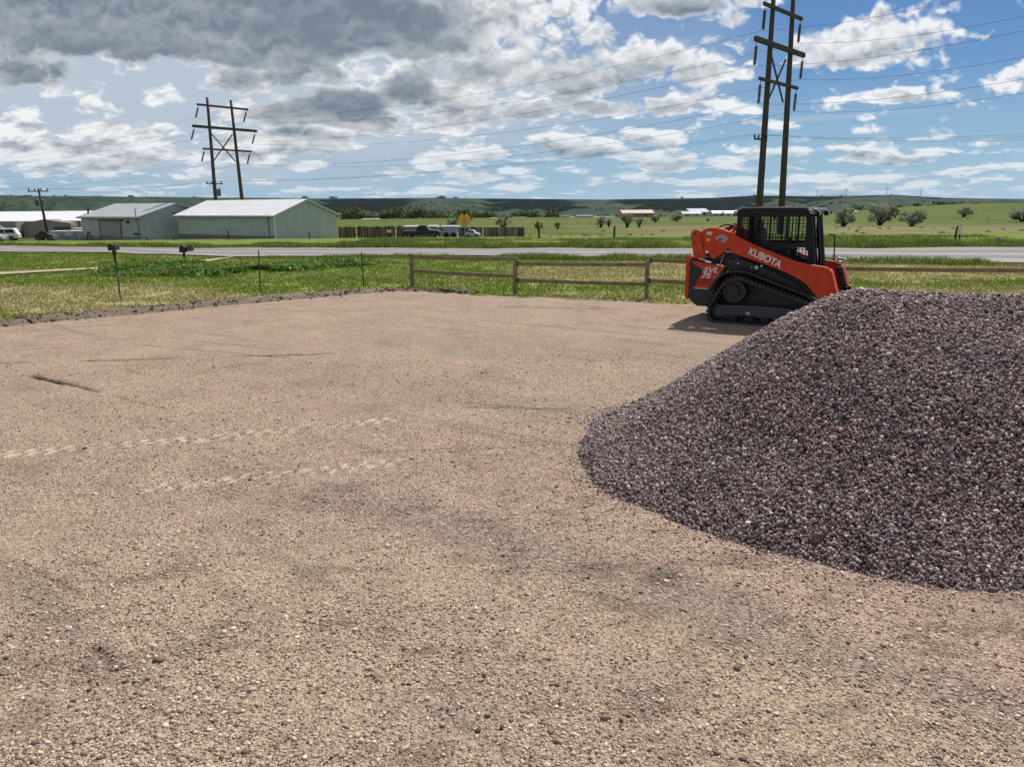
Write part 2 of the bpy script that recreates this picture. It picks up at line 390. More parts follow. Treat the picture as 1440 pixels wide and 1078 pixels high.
sdir = Vector((math.sin(SUN_AZ)*math.cos(SUN_EL), math.cos(SUN_AZ)*math.cos(SUN_EL), math.sin(SUN_EL)))
so.rotation_euler = sdir.to_track_quat('Z', 'Y').to_euler(); so.location = (0, 0, 50)

# ================================================================== GROUND SHEET
def build_ground():
    ang = np.concatenate([np.linspace(-180, -48, 45)[:-1], np.linspace(-48, 48, 480), np.linspace(48, 180, 45)[1:]])
    ang = np.unique(ang)[:-1] if False else ang
    rad = np.concatenate([[.6, 2, 4, 7, 9.5, 11], 12*(1.0125**np.arange(0, 535))])
    A, Rr = np.meshgrid(np.radians(ang), rad, indexing='ij')
    x = np.sin(A)*Rr; y = np.cos(A)*Rr; z = terrain(x, y)
    # lie below the gravel pad where the pad covers it
    z = np.where(Rr < 12, -.12, z)
    z = z-.10*(1-sm(12., 15.5, Rr))*0
    V = np.stack([x, y, z], -1).reshape(-1, 3)
    na, nr = A.shape
    i, j = np.meshgrid(np.arange(na-1), np.arange(nr-1), indexing='ij'); q = (i*nr+j).ravel()
    Fc = np.stack([q, q+1, q+nr+1, q+nr], 1)
    me = npmesh('ground', V, Fc)
    xf = x.ravel(); yf = y.ravel(); r = Rr.ravel(); u = xf/np.maximum(yf, 1e-3)
    w = fbm(xf/2.3, yf/1.3, 4, 1)-.5; w2 = fbm(xf/9, yf/5, 4, 6)-.5
    yy = yf+w*5; xx = xf+w2*6
    # hay: dry cut grass
    hay = sm(-7, -9.5, xx+(yy-20)*.9)*sm(15, 17, yy)*(1-sm(20.5, 23.5, yy))
    hay = np.maximum(hay, sm(-1, 3, xx)*sm(20, 22.5, yy)*(1-sm(27, 29.5, yy))*.7)
    hay = np.maximum(hay, sm(-1, 1.5, xx)*(1-sm(18.3, 19.8, yy-.0*xx))*.8)
    hay = np.maximum(hay, .45*sm(.05, .2, w2)*sm(86, 95, yf)*(1-sm(250, 330, r)))
    hay = np.maximum(hay, (.75*sm(86, 100, yf)*(1-sm(135, 170, yf))*sm(.02, .25, u)*(.5+1.4*(fbm(xf/14, yf/22, 3, 8)))*.8))
    hay = np.clip(hay+.9*(fbm(xf/.8, yf/.5, 3, 4)-.5)*(r < 40), 0, 1)
    lush = sm(.5, .62, fbm(xf/6, yf/3, 4, 12))*.6*(r < 90)+.55*sm(.45, .6, u)*sm(150, 190, r)*(1-sm(900, 1100, r))+.9*sm(190, 240, r)*(1-sm(.0, .4, np.abs(fbm(xf/90, yf/40, 3, 3)-.5)*4))*(r < 700)
    hill = sm(900, 1500, r)
    me_col = np.stack([hay, np.clip(lush, 0, 1), hill], 1)
    setcol(me, 'zone', me_col)
    m, nt, b = newmat('grassland')
    at_ = N(nt, 'ShaderNodeAttribute', attribute_name='zone'); sp = N(nt, 'ShaderNodeSeparateColor'); nt.links.new(at_.outputs['Color'], sp.inputs[0])
    g = N(nt, 'ShaderNodeNewGeometry').outputs['Position']
    n1 = noise(nt, g, 1.3, 8, .65); n2 = noise(nt, g, 9, 6, .7); n3_ = noise(nt, g, .05, 8, .65)
    green = ramp(nt, [(.3, (.12, .165, .026)), (.5, (.18, .225, .042)), (.7, (.27, .285, .075))], n1)
    lushc = ramp(nt, [(.3, (.11, .18, .018)), (.7, (.19, .27, .035))], n1)
    hayc = ramp(nt, [(.3, (.25, .215, .085)), (.55, (.42, .36, .17)), (.75, (.54, .46, .25))], n2)
    c = mixc(nt, sp.outputs[1], green, lushc); c = mixc(nt, sp.outputs[0], c, hayc)
    c = mixc(nt, .35, c, ramp(nt, [(.3, (.45, .45, .45)), (.7, (1.2, 1.2, 1.2))], n2), 'MULTIPLY')
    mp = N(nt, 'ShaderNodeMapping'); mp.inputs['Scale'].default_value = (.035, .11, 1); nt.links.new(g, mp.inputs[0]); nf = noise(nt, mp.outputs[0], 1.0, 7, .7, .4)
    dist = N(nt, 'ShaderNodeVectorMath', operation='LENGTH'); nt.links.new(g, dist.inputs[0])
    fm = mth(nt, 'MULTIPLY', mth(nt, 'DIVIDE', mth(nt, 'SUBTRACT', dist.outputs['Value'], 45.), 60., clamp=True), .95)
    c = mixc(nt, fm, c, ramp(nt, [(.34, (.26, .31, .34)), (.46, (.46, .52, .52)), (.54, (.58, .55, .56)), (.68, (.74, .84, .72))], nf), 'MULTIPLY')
    n4 = noise(nt, g, .012, 9, .68, .6); n5 = noise(nt, g, .035, 6, .7)
    hillc = ramp(nt, [(.30, (.011, .027, .020)), (.46, (.022, .043, .026)), (.56, (.042, .066, .034)), (.72, (.076, .092, .048))], n4)
    hillc = mixc(nt, .5, hillc, ramp(nt, [(.4, (.5, .55, .5)), (.6, (1.1, 1.1, 1.1))], n5), 'MULTIPLY')
    c = mixc(nt, sp.outputs[2], c, hillc)
    nt.links.new(c, b.inputs['Base Color']); b.inputs['Roughness'].default_value = .95; b.inputs['Specular IOR Level'].default_value = .1
    nb = bump(nt, n2, .6, .05); nt.links.new(nb, b.inputs['Normal'])
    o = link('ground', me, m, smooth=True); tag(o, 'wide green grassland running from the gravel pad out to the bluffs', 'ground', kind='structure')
build_ground()

# ================================================================== GRAVEL PAD
PAD = [(-60, -30), (-36, -7), (-20, 6.2), (-9.95, 14.3), (-6.8, 16.95), (-3.7, 19.45), (-2.2, 19.3), (.2, 18.0), (3.76, 16.4), (8, 15.2), (16, 14.6), (60, 14), (60, -30)]
def in_pad(x, y):
    ins = np.zeros(x.shape, bool); n = len(PAD)
    for i in range(n):
        x0, y0 = PAD[i]; x1, y1 = PAD[(i+1) % n]
        if y0 == y1: continue
        c = ((y0 > y) != (y1 > y)) & (x < (x1-x0)*(y-y0)/(y1-y0)+x0); ins ^= c
    return ins
def seg(x, y, a, b):
    ax, ay = a; bx, by = b; L2 = (bx-ax)**2+(by-ay)**2
    t = np.clip(((x-ax)*(bx-ax)+(y-ay)*(by-ay))/L2, 0, 1)
    return np.hypot(x-ax-t*(bx-ax), y-ay-t*(by-ay)), t, math.sqrt(L2)
def pad_fields(x, y):
    z = .018*(fbm(x/1.7, y/1.7, 3, 20)-.5)+.010*(fbm(x/.35, y/.35, 3, 21)-.5)
    dark = np.zeros_like(x); pale = np.zeros_like(x); 
    rag = fbm(x/.12, y/.12, 2, 33)
    # dark scraped lines of moist soil, each a shallow groove (photo pixels -> ground)
    for (a, b, w, dpt) in [((38, 528), (152, 556), .052, 1.25), ((152, 556), (262, 586), .03, .35), ((-60, 515), (45, 511), .05, 1.0), ((105, 510), (262, 504), .055, 1.1), ((320, 503), (480, 498), .055, 1.0), ((180, 484), (440, 508), .03, .5), ((-60, 498), (130, 488), .03, .6), ((230, 474), (430, 497), .03, .4),
                          ((640, 574), (830, 578), .04, .6), ((640, 566), (840, 586), .035, .5), ((480, 640), (760, 628), .02, .35), ((130, 912), (182, 955), .024, 1.), ((20, 790), (130, 850), .02, .6), ((690, 432), (900, 436), .08, .5), ((0, 470), (250, 450), .10, .25), ((120, 448), (500, 420), .08, .3), ((600, 640), (790, 625), .012, .6)]:
        A = gnd(*a); B = gnd(*b); d, t, L = seg(x, y, (A.x, A.y), (B.x, B.y))
        m = (1-sm(.35, 1, d/w+(rag-.5)*1.1))*dpt*sm(0, .15, t)*(1-sm(.7, 1, t))
        dark = np.maximum(dark, m); z = z-.022*m+.003*(1-sm(.8, 2, d/w))*dpt
    # rows of tread marks
    for (a, b, w, k, s) in [((-120, 652), (300, 618), .13, 1.0, .16), ((290, 620), (420, 604), .15, 1.25, .16), ((420, 604), (560, 592), .12, .8, .16), ((560, 592), (900, 560), .05, .25, .12), ((210, 690), (560, 652), .13, .75, .16), ((560, 652), (790, 628), .05, .25, .12)]:
        A = gnd(*a); B = gnd(*b); d, t, L = seg(x, y, (A.x, A.y), (B.x, B.y))
        side = np.sign((x-A.x)*(B.y-A.y)-(y-A.y)*(B.x-A.x))
        m = (1-sm(.6, 1, d/w+(rag-.5)*.8)); lug = sm(-.15, .25, np.sin(t*L/s*2*np.pi+side*(1.57+d/w*1.2)))
        pale = np.maximum(pale, m*(.12+.88*lug)*k*(.35+.65*sm(.35, .58, fbm(x/.35, y/.35, 3, 160)))); z = z+.010*m*lug*min(k, 1); dark = np.maximum(dark, m*(1-lug)*.28*min(k, 1))
    # broad greyish bands where finer grey stone shows
    gb = np.zeros_like(x)
    for (a, b, w, k) in [((470, 690), (1060, 880), .35, .9), ((700, 760), (940, 830), .28, .8), ((420, 520), (820, 590), .5, .55), ((560, 480), (980, 500), .9, .45), ((1040, 880), (1440, 1000), .3, .7), ((300, 700), (460, 690), .25, .5), ((560, 1000), (900, 950), .2, .5)]:
        A = gnd(*a); B = gnd(*b); d, t, L = seg(x, y, (A.x, A.y), (B.x, B.y))
        gb = np.maximum(gb, (1-sm(.3, 1.3, d/w+(fbm(x/.5, y/.5, 3, 41)-.5)*2.0))*k)
    pink = np.clip((fbm(x/1.1, y/.8, 5, 50)-.5)*5+.62, 0, 1)*(.35+.65*sm(-1.4, .6, x*.35+y*.45-2.0))
    # faint grading streaks left by the blade: long noise along two directions
    def streak(a, b, w, L, seed):
        A = gnd(*a); B = gnd(*b); dx, dy = B.x-A.x, B.y-A.y; l = math.hypot(dx, dy); dx /= l; dy /= l
        return fbm((x*dx+y*dy)/L, (-x*dy+y*dx)/w, 4, seed)
    k1 = sm(.0, 1., (y-4.2)/1.5)
    st = streak((470, 690), (1060, 880), .16, 2.6, 150)*.6+streak((420, 520), (820, 590), .34, 4., 151)*.4
    st2 = streak((0, 800), (180, 955), .085, 1.5, 152)
    left = sm(-.2, -1.2, x+ (y-3)*.15)*(1-sm(4.0, 5.5, y))
    streaks = st*(1-left)+st2*left
    z = z+.012*(streaks-.5)
    gb = np.clip(gb+np.clip(streaks-.56, 0, 1)*2.0, 0, 1)
    dark = np.maximum(dark, np.clip((streaks-.64)*4, 0, .30)*(.4+.6*rag))
    dark = np.maximum(dark, np.clip((fbm(x/.3, y/.12, 5, 153)-.60)*4, 0, .4)*(1-sm(4.5, 7, y)))
    return z, dark, pale, gb, pink
GROUNDV = None
def pebble_col(nt, g, pinkv, gbv):
    pass
def build_pad():
    fx = np.arange(-11.2, 9.0, .032); fy = np.concatenate([np.arange(1.6, 12, .025), np.arange(12, 20.2, .05)])
    xs = np.concatenate([np.linspace(-60, -11.5, 60), fx, np.linspace(9.3, 60, 60)])
    ys = np.concatenate([np.linspace(-30, 1.5, 50), fy, np.array([20.5, 21])])
    Xg, Yg = np.meshgrid(xs, ys, indexing='ij')
    z, dark, pale, gb, pink = pad_fields(Xg, Yg)
    nx, ny = Xg.shape
    jx = (fbm(Xg/.5, Yg/.5, 4, 60)-.5)*1.0; jy = (fbm(Xg/.5, Yg/.5, 4, 61)-.5)*1.0
    ins = in_pad(Xg+jx, Yg+jy)
    V = np.stack([Xg, Yg, z+.015], -1).reshape(-1, 3)
    i, j = np.meshgrid(np.arange(nx-1), np.arange(ny-1), indexing='ij')
    keep = ins[:-1, :-1] & ins[1:, 1:]
    q = (i*ny+j)[keep]; Fc = np.stack([q, q+ny, q+ny+1, q+1], 1)
    used = np.zeros(len(V), bool); used[Fc.ravel()] = True; mp = np.cumsum(used)-1
    V = V[used]; Fc = mp[Fc]
    me = npmesh('gravel_pad', V, Fc)
    setcol(me, 'tone', np.stack([dark.ravel()[used], pale.ravel()[used], gb.ravel()[used]], 1))
    setcol(me, 'tone2', np.stack([pink.ravel()[used]]*3, 1))
    m, nt, b = newmat('compacted_gravel')
    a1 = N(nt, 'ShaderNodeAttribute', attribute_name='tone'); s1 = N(nt, 'ShaderNodeSeparateColor'); nt.links.new(a1.outputs['Color'], s1.inputs[0])
    a2 = N(nt, 'ShaderNodeAttribute', attribute_name='tone2')
    g = N(nt, 'ShaderNodeNewGeometry').outputs['Position']
    def vor(s, f='F1'):
        v = N(nt, 'ShaderNodeTexVoronoi', feature=f); v.inputs['Scale'].default_value = s; nt.links.new(g, v.inputs['Vector']); return v
    v1 = vor(50); v2 = vor(120); v3 = vor(30)
    sc = N(nt, 'ShaderNodeSeparateColor'); nt.links.new(v1.outputs['Color'], sc.inputs[0])
    sc2 = N(nt, 'ShaderNodeSeparateColor'); nt.links.new(v2.outputs['Color'], sc2.inputs[0])
    soil = mixc(nt, a2.outputs['Fac'], (.47, .36, .245), (.465, .335, .25))
    soil = mixc(nt, .8, soil, ramp(nt, [(.3, (.72, .72, .72)), (.7, (1.2, 1.2, 1.2))], noise(nt, g, 3.5, 9, .7)), 'MULTIPLY')
    st = ramp(nt, [(0, (.17, .11, .085)), (.3, (.31, .22, .175)), (.55, (.42, .31, .245)), (.8, (.50, .39, .31)), (.95, (.60, .51, .43)), (1, (.70, .63, .56))], sc.outputs[0])
    st2 = ramp(nt, [(0, (.05, .032, .022)), (.28, (.20, .14, .10)), (.5, (.40, .30, .235)), (.8, (.54, .425, .34)), (1, (.74, .64, .54))], sc2.outputs[1])
    gr = ramp(nt, [(0, (.10, .085, .07)), (.4, (.21, .175, .14)), (.8, (.33, .28, .235)), (1, (.5, .45, .4))], sc.outputs[1])
    inst = mth(nt, 'SUBTRACT', 1., mth(nt, 'MULTIPLY', v1.outputs['Distance'], 1.7), clamp=True)
    msk = mth(nt, 'MULTIPLY', mth(nt, 'GREATER_THAN', sc.outputs[2], .42), inst, clamp=True)
    c = mixc(nt, .55, soil, st2)
    c = mixc(nt, mth(nt, 'MULTIPLY', msk, 1.15, clamp=True), c, st)
    c = mixc(nt, mth(nt, 'MULTIPLY', s1.outputs[2], .62), c, gr)
    c = mixc(nt, mth(nt, 'MULTIPLY', s1.outputs[1], .85, clamp=True), c, (.68, .57, .44))
    c = mixc(nt, mth(nt, 'MULTIPLY', s1.outputs[0], .9, clamp=True), c, (.045, .03, .02))
    c = mixc(nt, a2.outputs['Fac'], mixc(nt, 1., c, (.955, .955, .93), 'MULTIPLY'), mixc(nt, 1., c, (.98, .94, .94), 'MULTIPLY'))
    c = mixc(nt, .75, c, ramp(nt, [(.28, (.60, .57, .53)), (.46, (.96, .95, .93)), (.70, (1.16, 1.15, 1.10))], noise(nt, g, .9, 9, .72)), 'MULTIPLY')
    nt.links.new(c, b.inputs['Base Color']); b.inputs['Roughness'].default_value = .92; b.inputs['Specular IOR Level'].default_value = .2
    h1 = mth(nt, 'MULTIPLY', mth(nt, 'SUBTRACT', 1., mth(nt, 'MULTIPLY', v1.outputs['Distance'], 1.6), clamp=True), sc.outputs[2])
    nb = bump(nt, h1, 1., .018)
    h2 = mth(nt, 'MULTIPLY', v2.outputs['Distance'], -1.)
    nb = bump(nt, h2, .8, .007, nb); nb = bump(nt, noise(nt, g, 40, 4, .7), .6, .010, nb); nb = bump(nt, noise(nt, g, 7, 5, .65), .35, .03, nb)
    nt.links.new(nb, b.inputs['Normal'])
    o = link('gravel_pad', me, m, smooth=True); tag(o, 'compacted tan and pinkish gravel yard with scrape lines and tread marks', 'gravel yard', kind='structure')
    # loose and half sunk pebbles, denser near the camera
    n = 150000
    yy = 1.9+(rng.random(n)**1.75)*9.0; half = yy*.78+.6; xx = (rng.random(n)*2-1)*half
    zz, dk, pl, gbb, pk = pad_fields(xx, yy)
    rr = np.clip(.0053*np.exp(rng.normal(0, .42, n)), .003, .017)
    big = rng.random(n) > .985; rr[big] *= 1.6
    near = (fbm(xx/.6, yy/.6, 3, 71) + .35*rng.random(n)) > .56
    keep = near | big
    xx, yy, zz, rr = xx[keep], yy[keep], zz[keep], rr[keep]
    P = np.stack([xx, yy, zz+.015+rr*.16], 1)
    V, Fc = stones(P, rr, (.38, .7), .22, False)
    me = npmesh('pebbles', V, Fc)
    m = island('pebble', [(0, (.10, .065, .05)), (.22, (.27, .19, .145)), (.55, (.49, .37, .29)), (.90, (.60, .48, .375)), (.985, (.70, .60, .49)), (1, (.80, .74, .66))], .8, .3)
    o = link('pebbles', me, m, smooth=True); tag(o, 'loose tan and pink pebbles lying on the compacted gravel yard', 'pebbles', kind='stuff')
    # dark clods
    n = 16000
    yy = 2.3+rng.random(n)**1.4*13; xx = (rng.random(n)*2-1)*yy*.72
    k = (in_pad(xx, yy)) & (pad_fields(xx, yy)[1] + .25*rng.random(len(xx)) > .30); xx, yy = xx[k], yy[k]
    zz = pad_fields(xx, yy)[0]-.006; rr = .0025+.010*rng.random(len(xx))**9
    V, Fc = stones(np.stack([xx, yy, zz+.018], 1), rr, (.5, .9), .4)
    o = link('soil_clods', npmesh('soil_clods', V, Fc), island('clod', [(0, (.05, .035, .025)), (1, (.13, .09, .06))], .95, .1))
    tag(o, 'small dark clods of damp soil scattered over the gravel yard', 'soil clods', kind='stuff')
build_pad()

def pt_line(pts, n):
    """resample a polyline (xy)"""
    pts = np.array(pts, float); d = np.r_[0, np.cumsum(np.hypot(*np.diff(pts, axis=0).T))]
    s = np.linspace(0, d[-1], n); return np.stack([np.interp(s, d, pts[:, 0]), np.interp(s, d, pts[:, 1])], 1)
# ---- soil berm along the left edge of the pad
def build_berm():
    L = pt_line([(-24, 3.2), (-14, 11.2), (-9.95, 14.55), (-6.8, 17.2), (-4.6, 19.0), (-3.4, 19.75), (-2.2, 19.6), (-.9, 18.95)], 900)
    t = np.gradient(L, axis=0); t /= np.linalg.norm(t, axis=1, keepdims=True); nrm = np.stack([-t[:, 1], t[:, 0]], 1)
    k = np.linspace(-1, 1, 17); s = np.linspace(0, 1, len(L))
    wdt = .55*(1-.75*sm(.82, 1., s)); 
    X = L[:, 0, None]+nrm[:, 0, None]*k*wdt[:, None]; Y = L[:, 1, None]+nrm[:, 1, None]*k*wdt[:, None]
    H = (1-k**2)[None]*(.085*(1-.6*sm(.8, 1., s)))[:, None]*(.3+1.4*fbm(X/.28, Y/.28, 4, 81))+.0*X-.03*(k**6)[None]+.012
    V = np.stack([X, Y, H], -1).reshape(-1, 3); nk = 17
    i, j = np.meshgrid(np.arange(len(L)-1), np.arange(nk-1), indexing='ij'); q = (i*nk+j).ravel()
    me = npmesh('dirt_berm', V, np.stack([q, q+nk, q+nk+1, q+1], 1))
    m, nt, b = newmat('berm_soil'); g = N(nt, 'ShaderNodeNewGeometry').outputs['Position']
    c = ramp(nt, [(.3, (.11, .075, .05)), (.5, (.21, .155, .11)), (.7, (.32, .25, .18))], noise(nt, g, 5, 9, .75))
    nt.links.new(c, b.inputs['Base Color']); b.inputs['Roughness'].default_value = .95
    nt.links.new(bump(nt, noise(nt, g, 25, 6, .7), 1., .05), b.inputs['Normal'])
    o = link('dirt_berm', me, m, smooth=True); tag(o, 'low ridge of scraped brown dirt between gravel yard and lawn', 'dirt ridge', kind='structure')
    n = 5200; idx = rng.integers(0, len(L), n); kk = rng.normal(0, .5, n)*wdt[idx]
    x = L[idx, 0]+nrm[idx, 0]*kk; y = L[idx, 1]+nrm[idx, 1]*kk
    rr = .012+.035*rng.random(n)**3
    z = .07*(1-(kk/wdt[idx])**2).clip(0)*(1-.6*sm(.8, 1., s[idx]))+.015
    V, Fc = stones(np.stack([x, y, z], 1), rr, (.5, .9), .45)
    o = link('dirt_clods', npmesh('dirt_clods', V, Fc), island('berm_clod', [(0, (.05, .032, .022)), (.5, (.14, .10, .07)), (1, (.3, .23, .165))], .95, .1))
    tag(o, 'brown clods of dirt heaped along the edge of the lawn', 'dirt clods', kind='stuff')
build_berm()

# ================================================================== GRAVEL PILE
AP = (2.98, 6.25); AP2 = (7.2, 6.05); PH = 1.475; PR = 2.43
def pile_h(x, y):
    d, t, L = seg(x, y, AP, AP2)
    ang = np.arctan2(y-AP[1], x-AP[0])
    rr = PR*(1+.10*(fbm(x/1.9, y/1.9, 3, 90)-.5))+.10*(fbm(x/.55, y/.55, 3, 91)-.5)
    rr = rr-.20*np.exp(-((ang+2.35)/.50)**2)
    q = np.clip(d/rr, 0, 1.4)
    h = PH*(1-.11*t)
    s_ = .13; C = math.sqrt(1+s_*s_)
    z = h*(C-np.sqrt(q*q+s_*s_))/(C-s_)                                           # cone with a rounded crown
    z = z-.075*np.exp(-((q-.72)/.2)**2)                                            # slightly hollow foot
    z = z+(.04*(fbm(x/.6, y/.6, 3, 92)-.5)+.09*(fbm(x/1.6, y/1.6, 2, 93)-.5))*np.clip((1.02-q)*6, 0, 1)
    return np.where(q < 1.0, z, z)
def build_pile():
    xs = np.arange(.2, 10.2, .045); ys = np.arange(3.3, 9.0, .045)
    X, Y = np.meshgrid(xs, ys, indexing='ij'); Z = np.maximum(pile_h(X, Y), -.04)
    ny = len(ys); i, j = np.meshgrid(np.arange(len(xs)-1), np.arange(ny-1), indexing='ij')
    keep = (Z[:-1, :-1] > -.035); q = (i*ny+j)[keep]
    V = np.stack([X, Y, Z-.012], -1).reshape(-1, 3); Fc = np.stack([q, q+ny, q+ny+1, q+1], 1)
    m, nt, b = newmat('pile_core'); b.inputs['Base Color'].default_value = (.05, .037, .035, 1); b.inputs['Roughness'].default_value = .9  # core darker than the stones: shade of the gaps put into its colour
    n = 520000
    x = .2+rng.random(n)*6.5; y = 3.3+rng.random(n)*4.5
    wgt = np.clip(1.25-(y-3.6)*.12, .4, 1)
    z = pile_h(x, y); k = (z > -.01) & (rng.random(n) < wgt) & (x/np.maximum(y-.3, .1) < 1.05)
    x, y, z = x[k], y[k], z[k]
    rr = np.clip(.0069*np.exp(rng.normal(0, .38, len(x))), .004, .021)*(1+.03*(y-4))
    P = np.stack([x, y, z+rr*(rng.random(len(x))*1.1-.1)], 1)
    V2, F2 = stones(P, rr, (.6, .95), .27)
    # spilled stones round the foot
    n = 60000; sx = .2+rng.random(n)*6; sy = 3.2+rng.random(n)*5; hz = pile_h(sx, sy)
    kk_ = (hz < .0) & (rng.random(n) < np.exp(hz/.075)*.42); sx, sy = sx[kk_], sy[kk_]
    r3 = .005+.007*rng.random(len(sx)); zz = np.maximum(pile_h(sx, sy), 0)+.018
    V3, F3 = stones(np.stack([sx, sy, zz], 1), r3, (.6, .95), .27)
    # core quads as triangles
    Ft = np.concatenate([Fc[:, [0, 1, 2]], Fc[:, [0, 2, 3]]])
    VV = np.concatenate([V2, V3+0, V]); FF = np.concatenate([F2, F3+len(V2), Ft+len(V2)+len(V3)])
    me = npmesh('gravel_pile', VV, FF)
    ms, nt, b = newmat('crushed_stone')
    g = N(nt, 'ShaderNodeNewGeometry'); r = g.outputs['Random Per Island']
    c = ramp(nt, [(0, (.035, .024, .024)), (.22, (.10, .068, .062)), (.5, (.25, .175, .158)), (.66, (.37, .245, .225)), (.76, (.27, .205, .20)), (.90, (.44, .34, .31)), (.975, (.60, .51, .46)), (1, (.78, .71, .65))], r)
    nz = noise(nt, g.outputs['Position'], 2.2, 4, .6)
    c = mixc(nt, .5, c, ramp(nt, [(.35, (.8, .82, .9)), (.65, (1.15, 1.02, 1.0))], nz), 'MULTIPLY')
    nt.links.new(c, b.inputs['Base Color']); b.inputs['Roughness'].default_value = .65; b.inputs['Specular IOR Level'].default_value = .35
    nt.links.new(bump(nt, noise(nt, g.outputs['Position'], 160, 3), .4, .003), b.inputs['Normal'])
    me.materials.append(ms); me.materials.append(m)
    mi = np.zeros(len(me.polygons), np.int32); mi[len(F2)+len(F3):] = 1
    if len(me.polygons) == len(FF): me.polygons.foreach_set('material_index', mi)
    o = bpy.data.objects.new('gravel_pile', me); COL.objects.link(o)
    tag(o, 'large heap of dark purplish grey crushed stone at the right of the yard', 'gravel pile', kind='stuff')
build_pile()

# ================================================================== ROAD, TRACK
def strip(name, pts_near, pts_far, lift, mat, n=260, k=14, rag=.25):
    A = pt_line(pts_near, n); B = pt_line(pts_far, n); t = np.linspace(0, 1, k)
    X = A[:, 0, None]*(1-t)+B[:, 0, None]*t; Y = A[:, 1, None]*(1-t)+B[:, 1, None]*t
    e = np.zeros(k); e[0] = -1; e[-1] = 1
    Y = Y+e*rag*(fbm(X/1.2, X*0+t, 4, 101)-.5)*2
    Z = terrain(X, Y)+lift; V = np.stack([X, Y, Z], -1).reshape(-1, 3)
    i, j = np.meshgrid(np.arange(n-1), np.arange(k-1), indexing='ij'); q = (i*k+j).ravel()
    me = npmesh(name, V, np.stack([q, q+k, q+k+1, q+1], 1)); setcol(me, 'across', np.repeat(np.tile(t, n)[:, None], 3, 1))
    return link(name, me, mat, smooth=True)
def road_mat():
    m, nt, b = newmat('road_gravel'); g = N(nt, 'ShaderNodeNewGeometry').outputs['Position']
    at_ = N(nt, 'ShaderNodeAttribute', attribute_name='across')
    mp = N(nt, 'ShaderNodeMapping'); mp.inputs['Scale'].default_value = (.05, 1, 1); nt.links.new(g, mp.inputs[0])
    w = mth(nt, 'ADD', at_.outputs['Fac'], mth(nt, 'MULTIPLY', mth(nt, 'SUBTRACT', noise(nt, mp.outputs[0], .6, 4), .5), .12))
    base = ramp(nt, [(0, (.24, .22, .18)), (.16, (.30, .285, .27)), (.24, (.185, .175, .17)), (.38, (.175, .165, .16)), (.50, (.33, .315, .305)), (.60, (.19, .18, .175)), (.74, (.185, .17, .165)), (.9, (.25, .235, .215)), (1, (.25, .24, .18))], w)
    n = noise(nt, g, 6, 8, .75)
    c = mixc(nt, .7, base, ramp(nt, [(.3, (.7, .7, .7)), (.7, (1.25, 1.25, 1.25))], n), 'MULTIPLY')
    nt.links.new(c, b.inputs['Base Color']); b.inputs['Roughness'].default_value = .9
    nt.links.new(bump(nt, n, .5, .03), b.inputs['Normal']); return m
RM = road_mat()
near = [(-70, 47), (-40, 41.5), (-27.2, 39.6), (-20, 37.6), (-12, 33.4), (-5, 33.6), (0, 32.3), (8, 30), (18, 26.6), (40, 22)]
far = [(-78, 56), (-46, 49), (-30.8, 45.2), (-20, 42), (-12, 40.2), (-5, 39), (0, 38), (8, 36.6), (24, 35), (50, 33)]
tag(strip('road', near, far, .05, RM), 'pale gravel road with lighter wheel lines crossing behind the fence', 'road', kind='structure')
dm, dnt, db = newmat('track_dirt'); dg = N(dnt, 'ShaderNodeNewGeometry').outputs['Position']
dnt.links.new(ramp(dnt, [(.3, (.22, .18, .11)), (.6, (.42, .35, .25)), (.75, (.5, .43, .32))], noise(dnt, dg, 1.5, 8, .7)), db.inputs['Base Color']); db.inputs['Roughness'].default_value = .95
A = [gnd(-150, 394), gnd(0, 387.5), gnd(100, 381.5), gnd(215, 376), gnd(300, 368)]; B = [gnd(-150, 389), gnd(0, 383.5), gnd(100, 378.5), gnd(215, 373.3), gnd(330, 362)]
tag(strip('dirt_track', [(p.x, p.y) for p in A], [(p.x, p.y) for p in B], .045, dm, 120, 6, .15), 'narrow bare dirt track through the lawn toward the road', 'track', kind='structure')

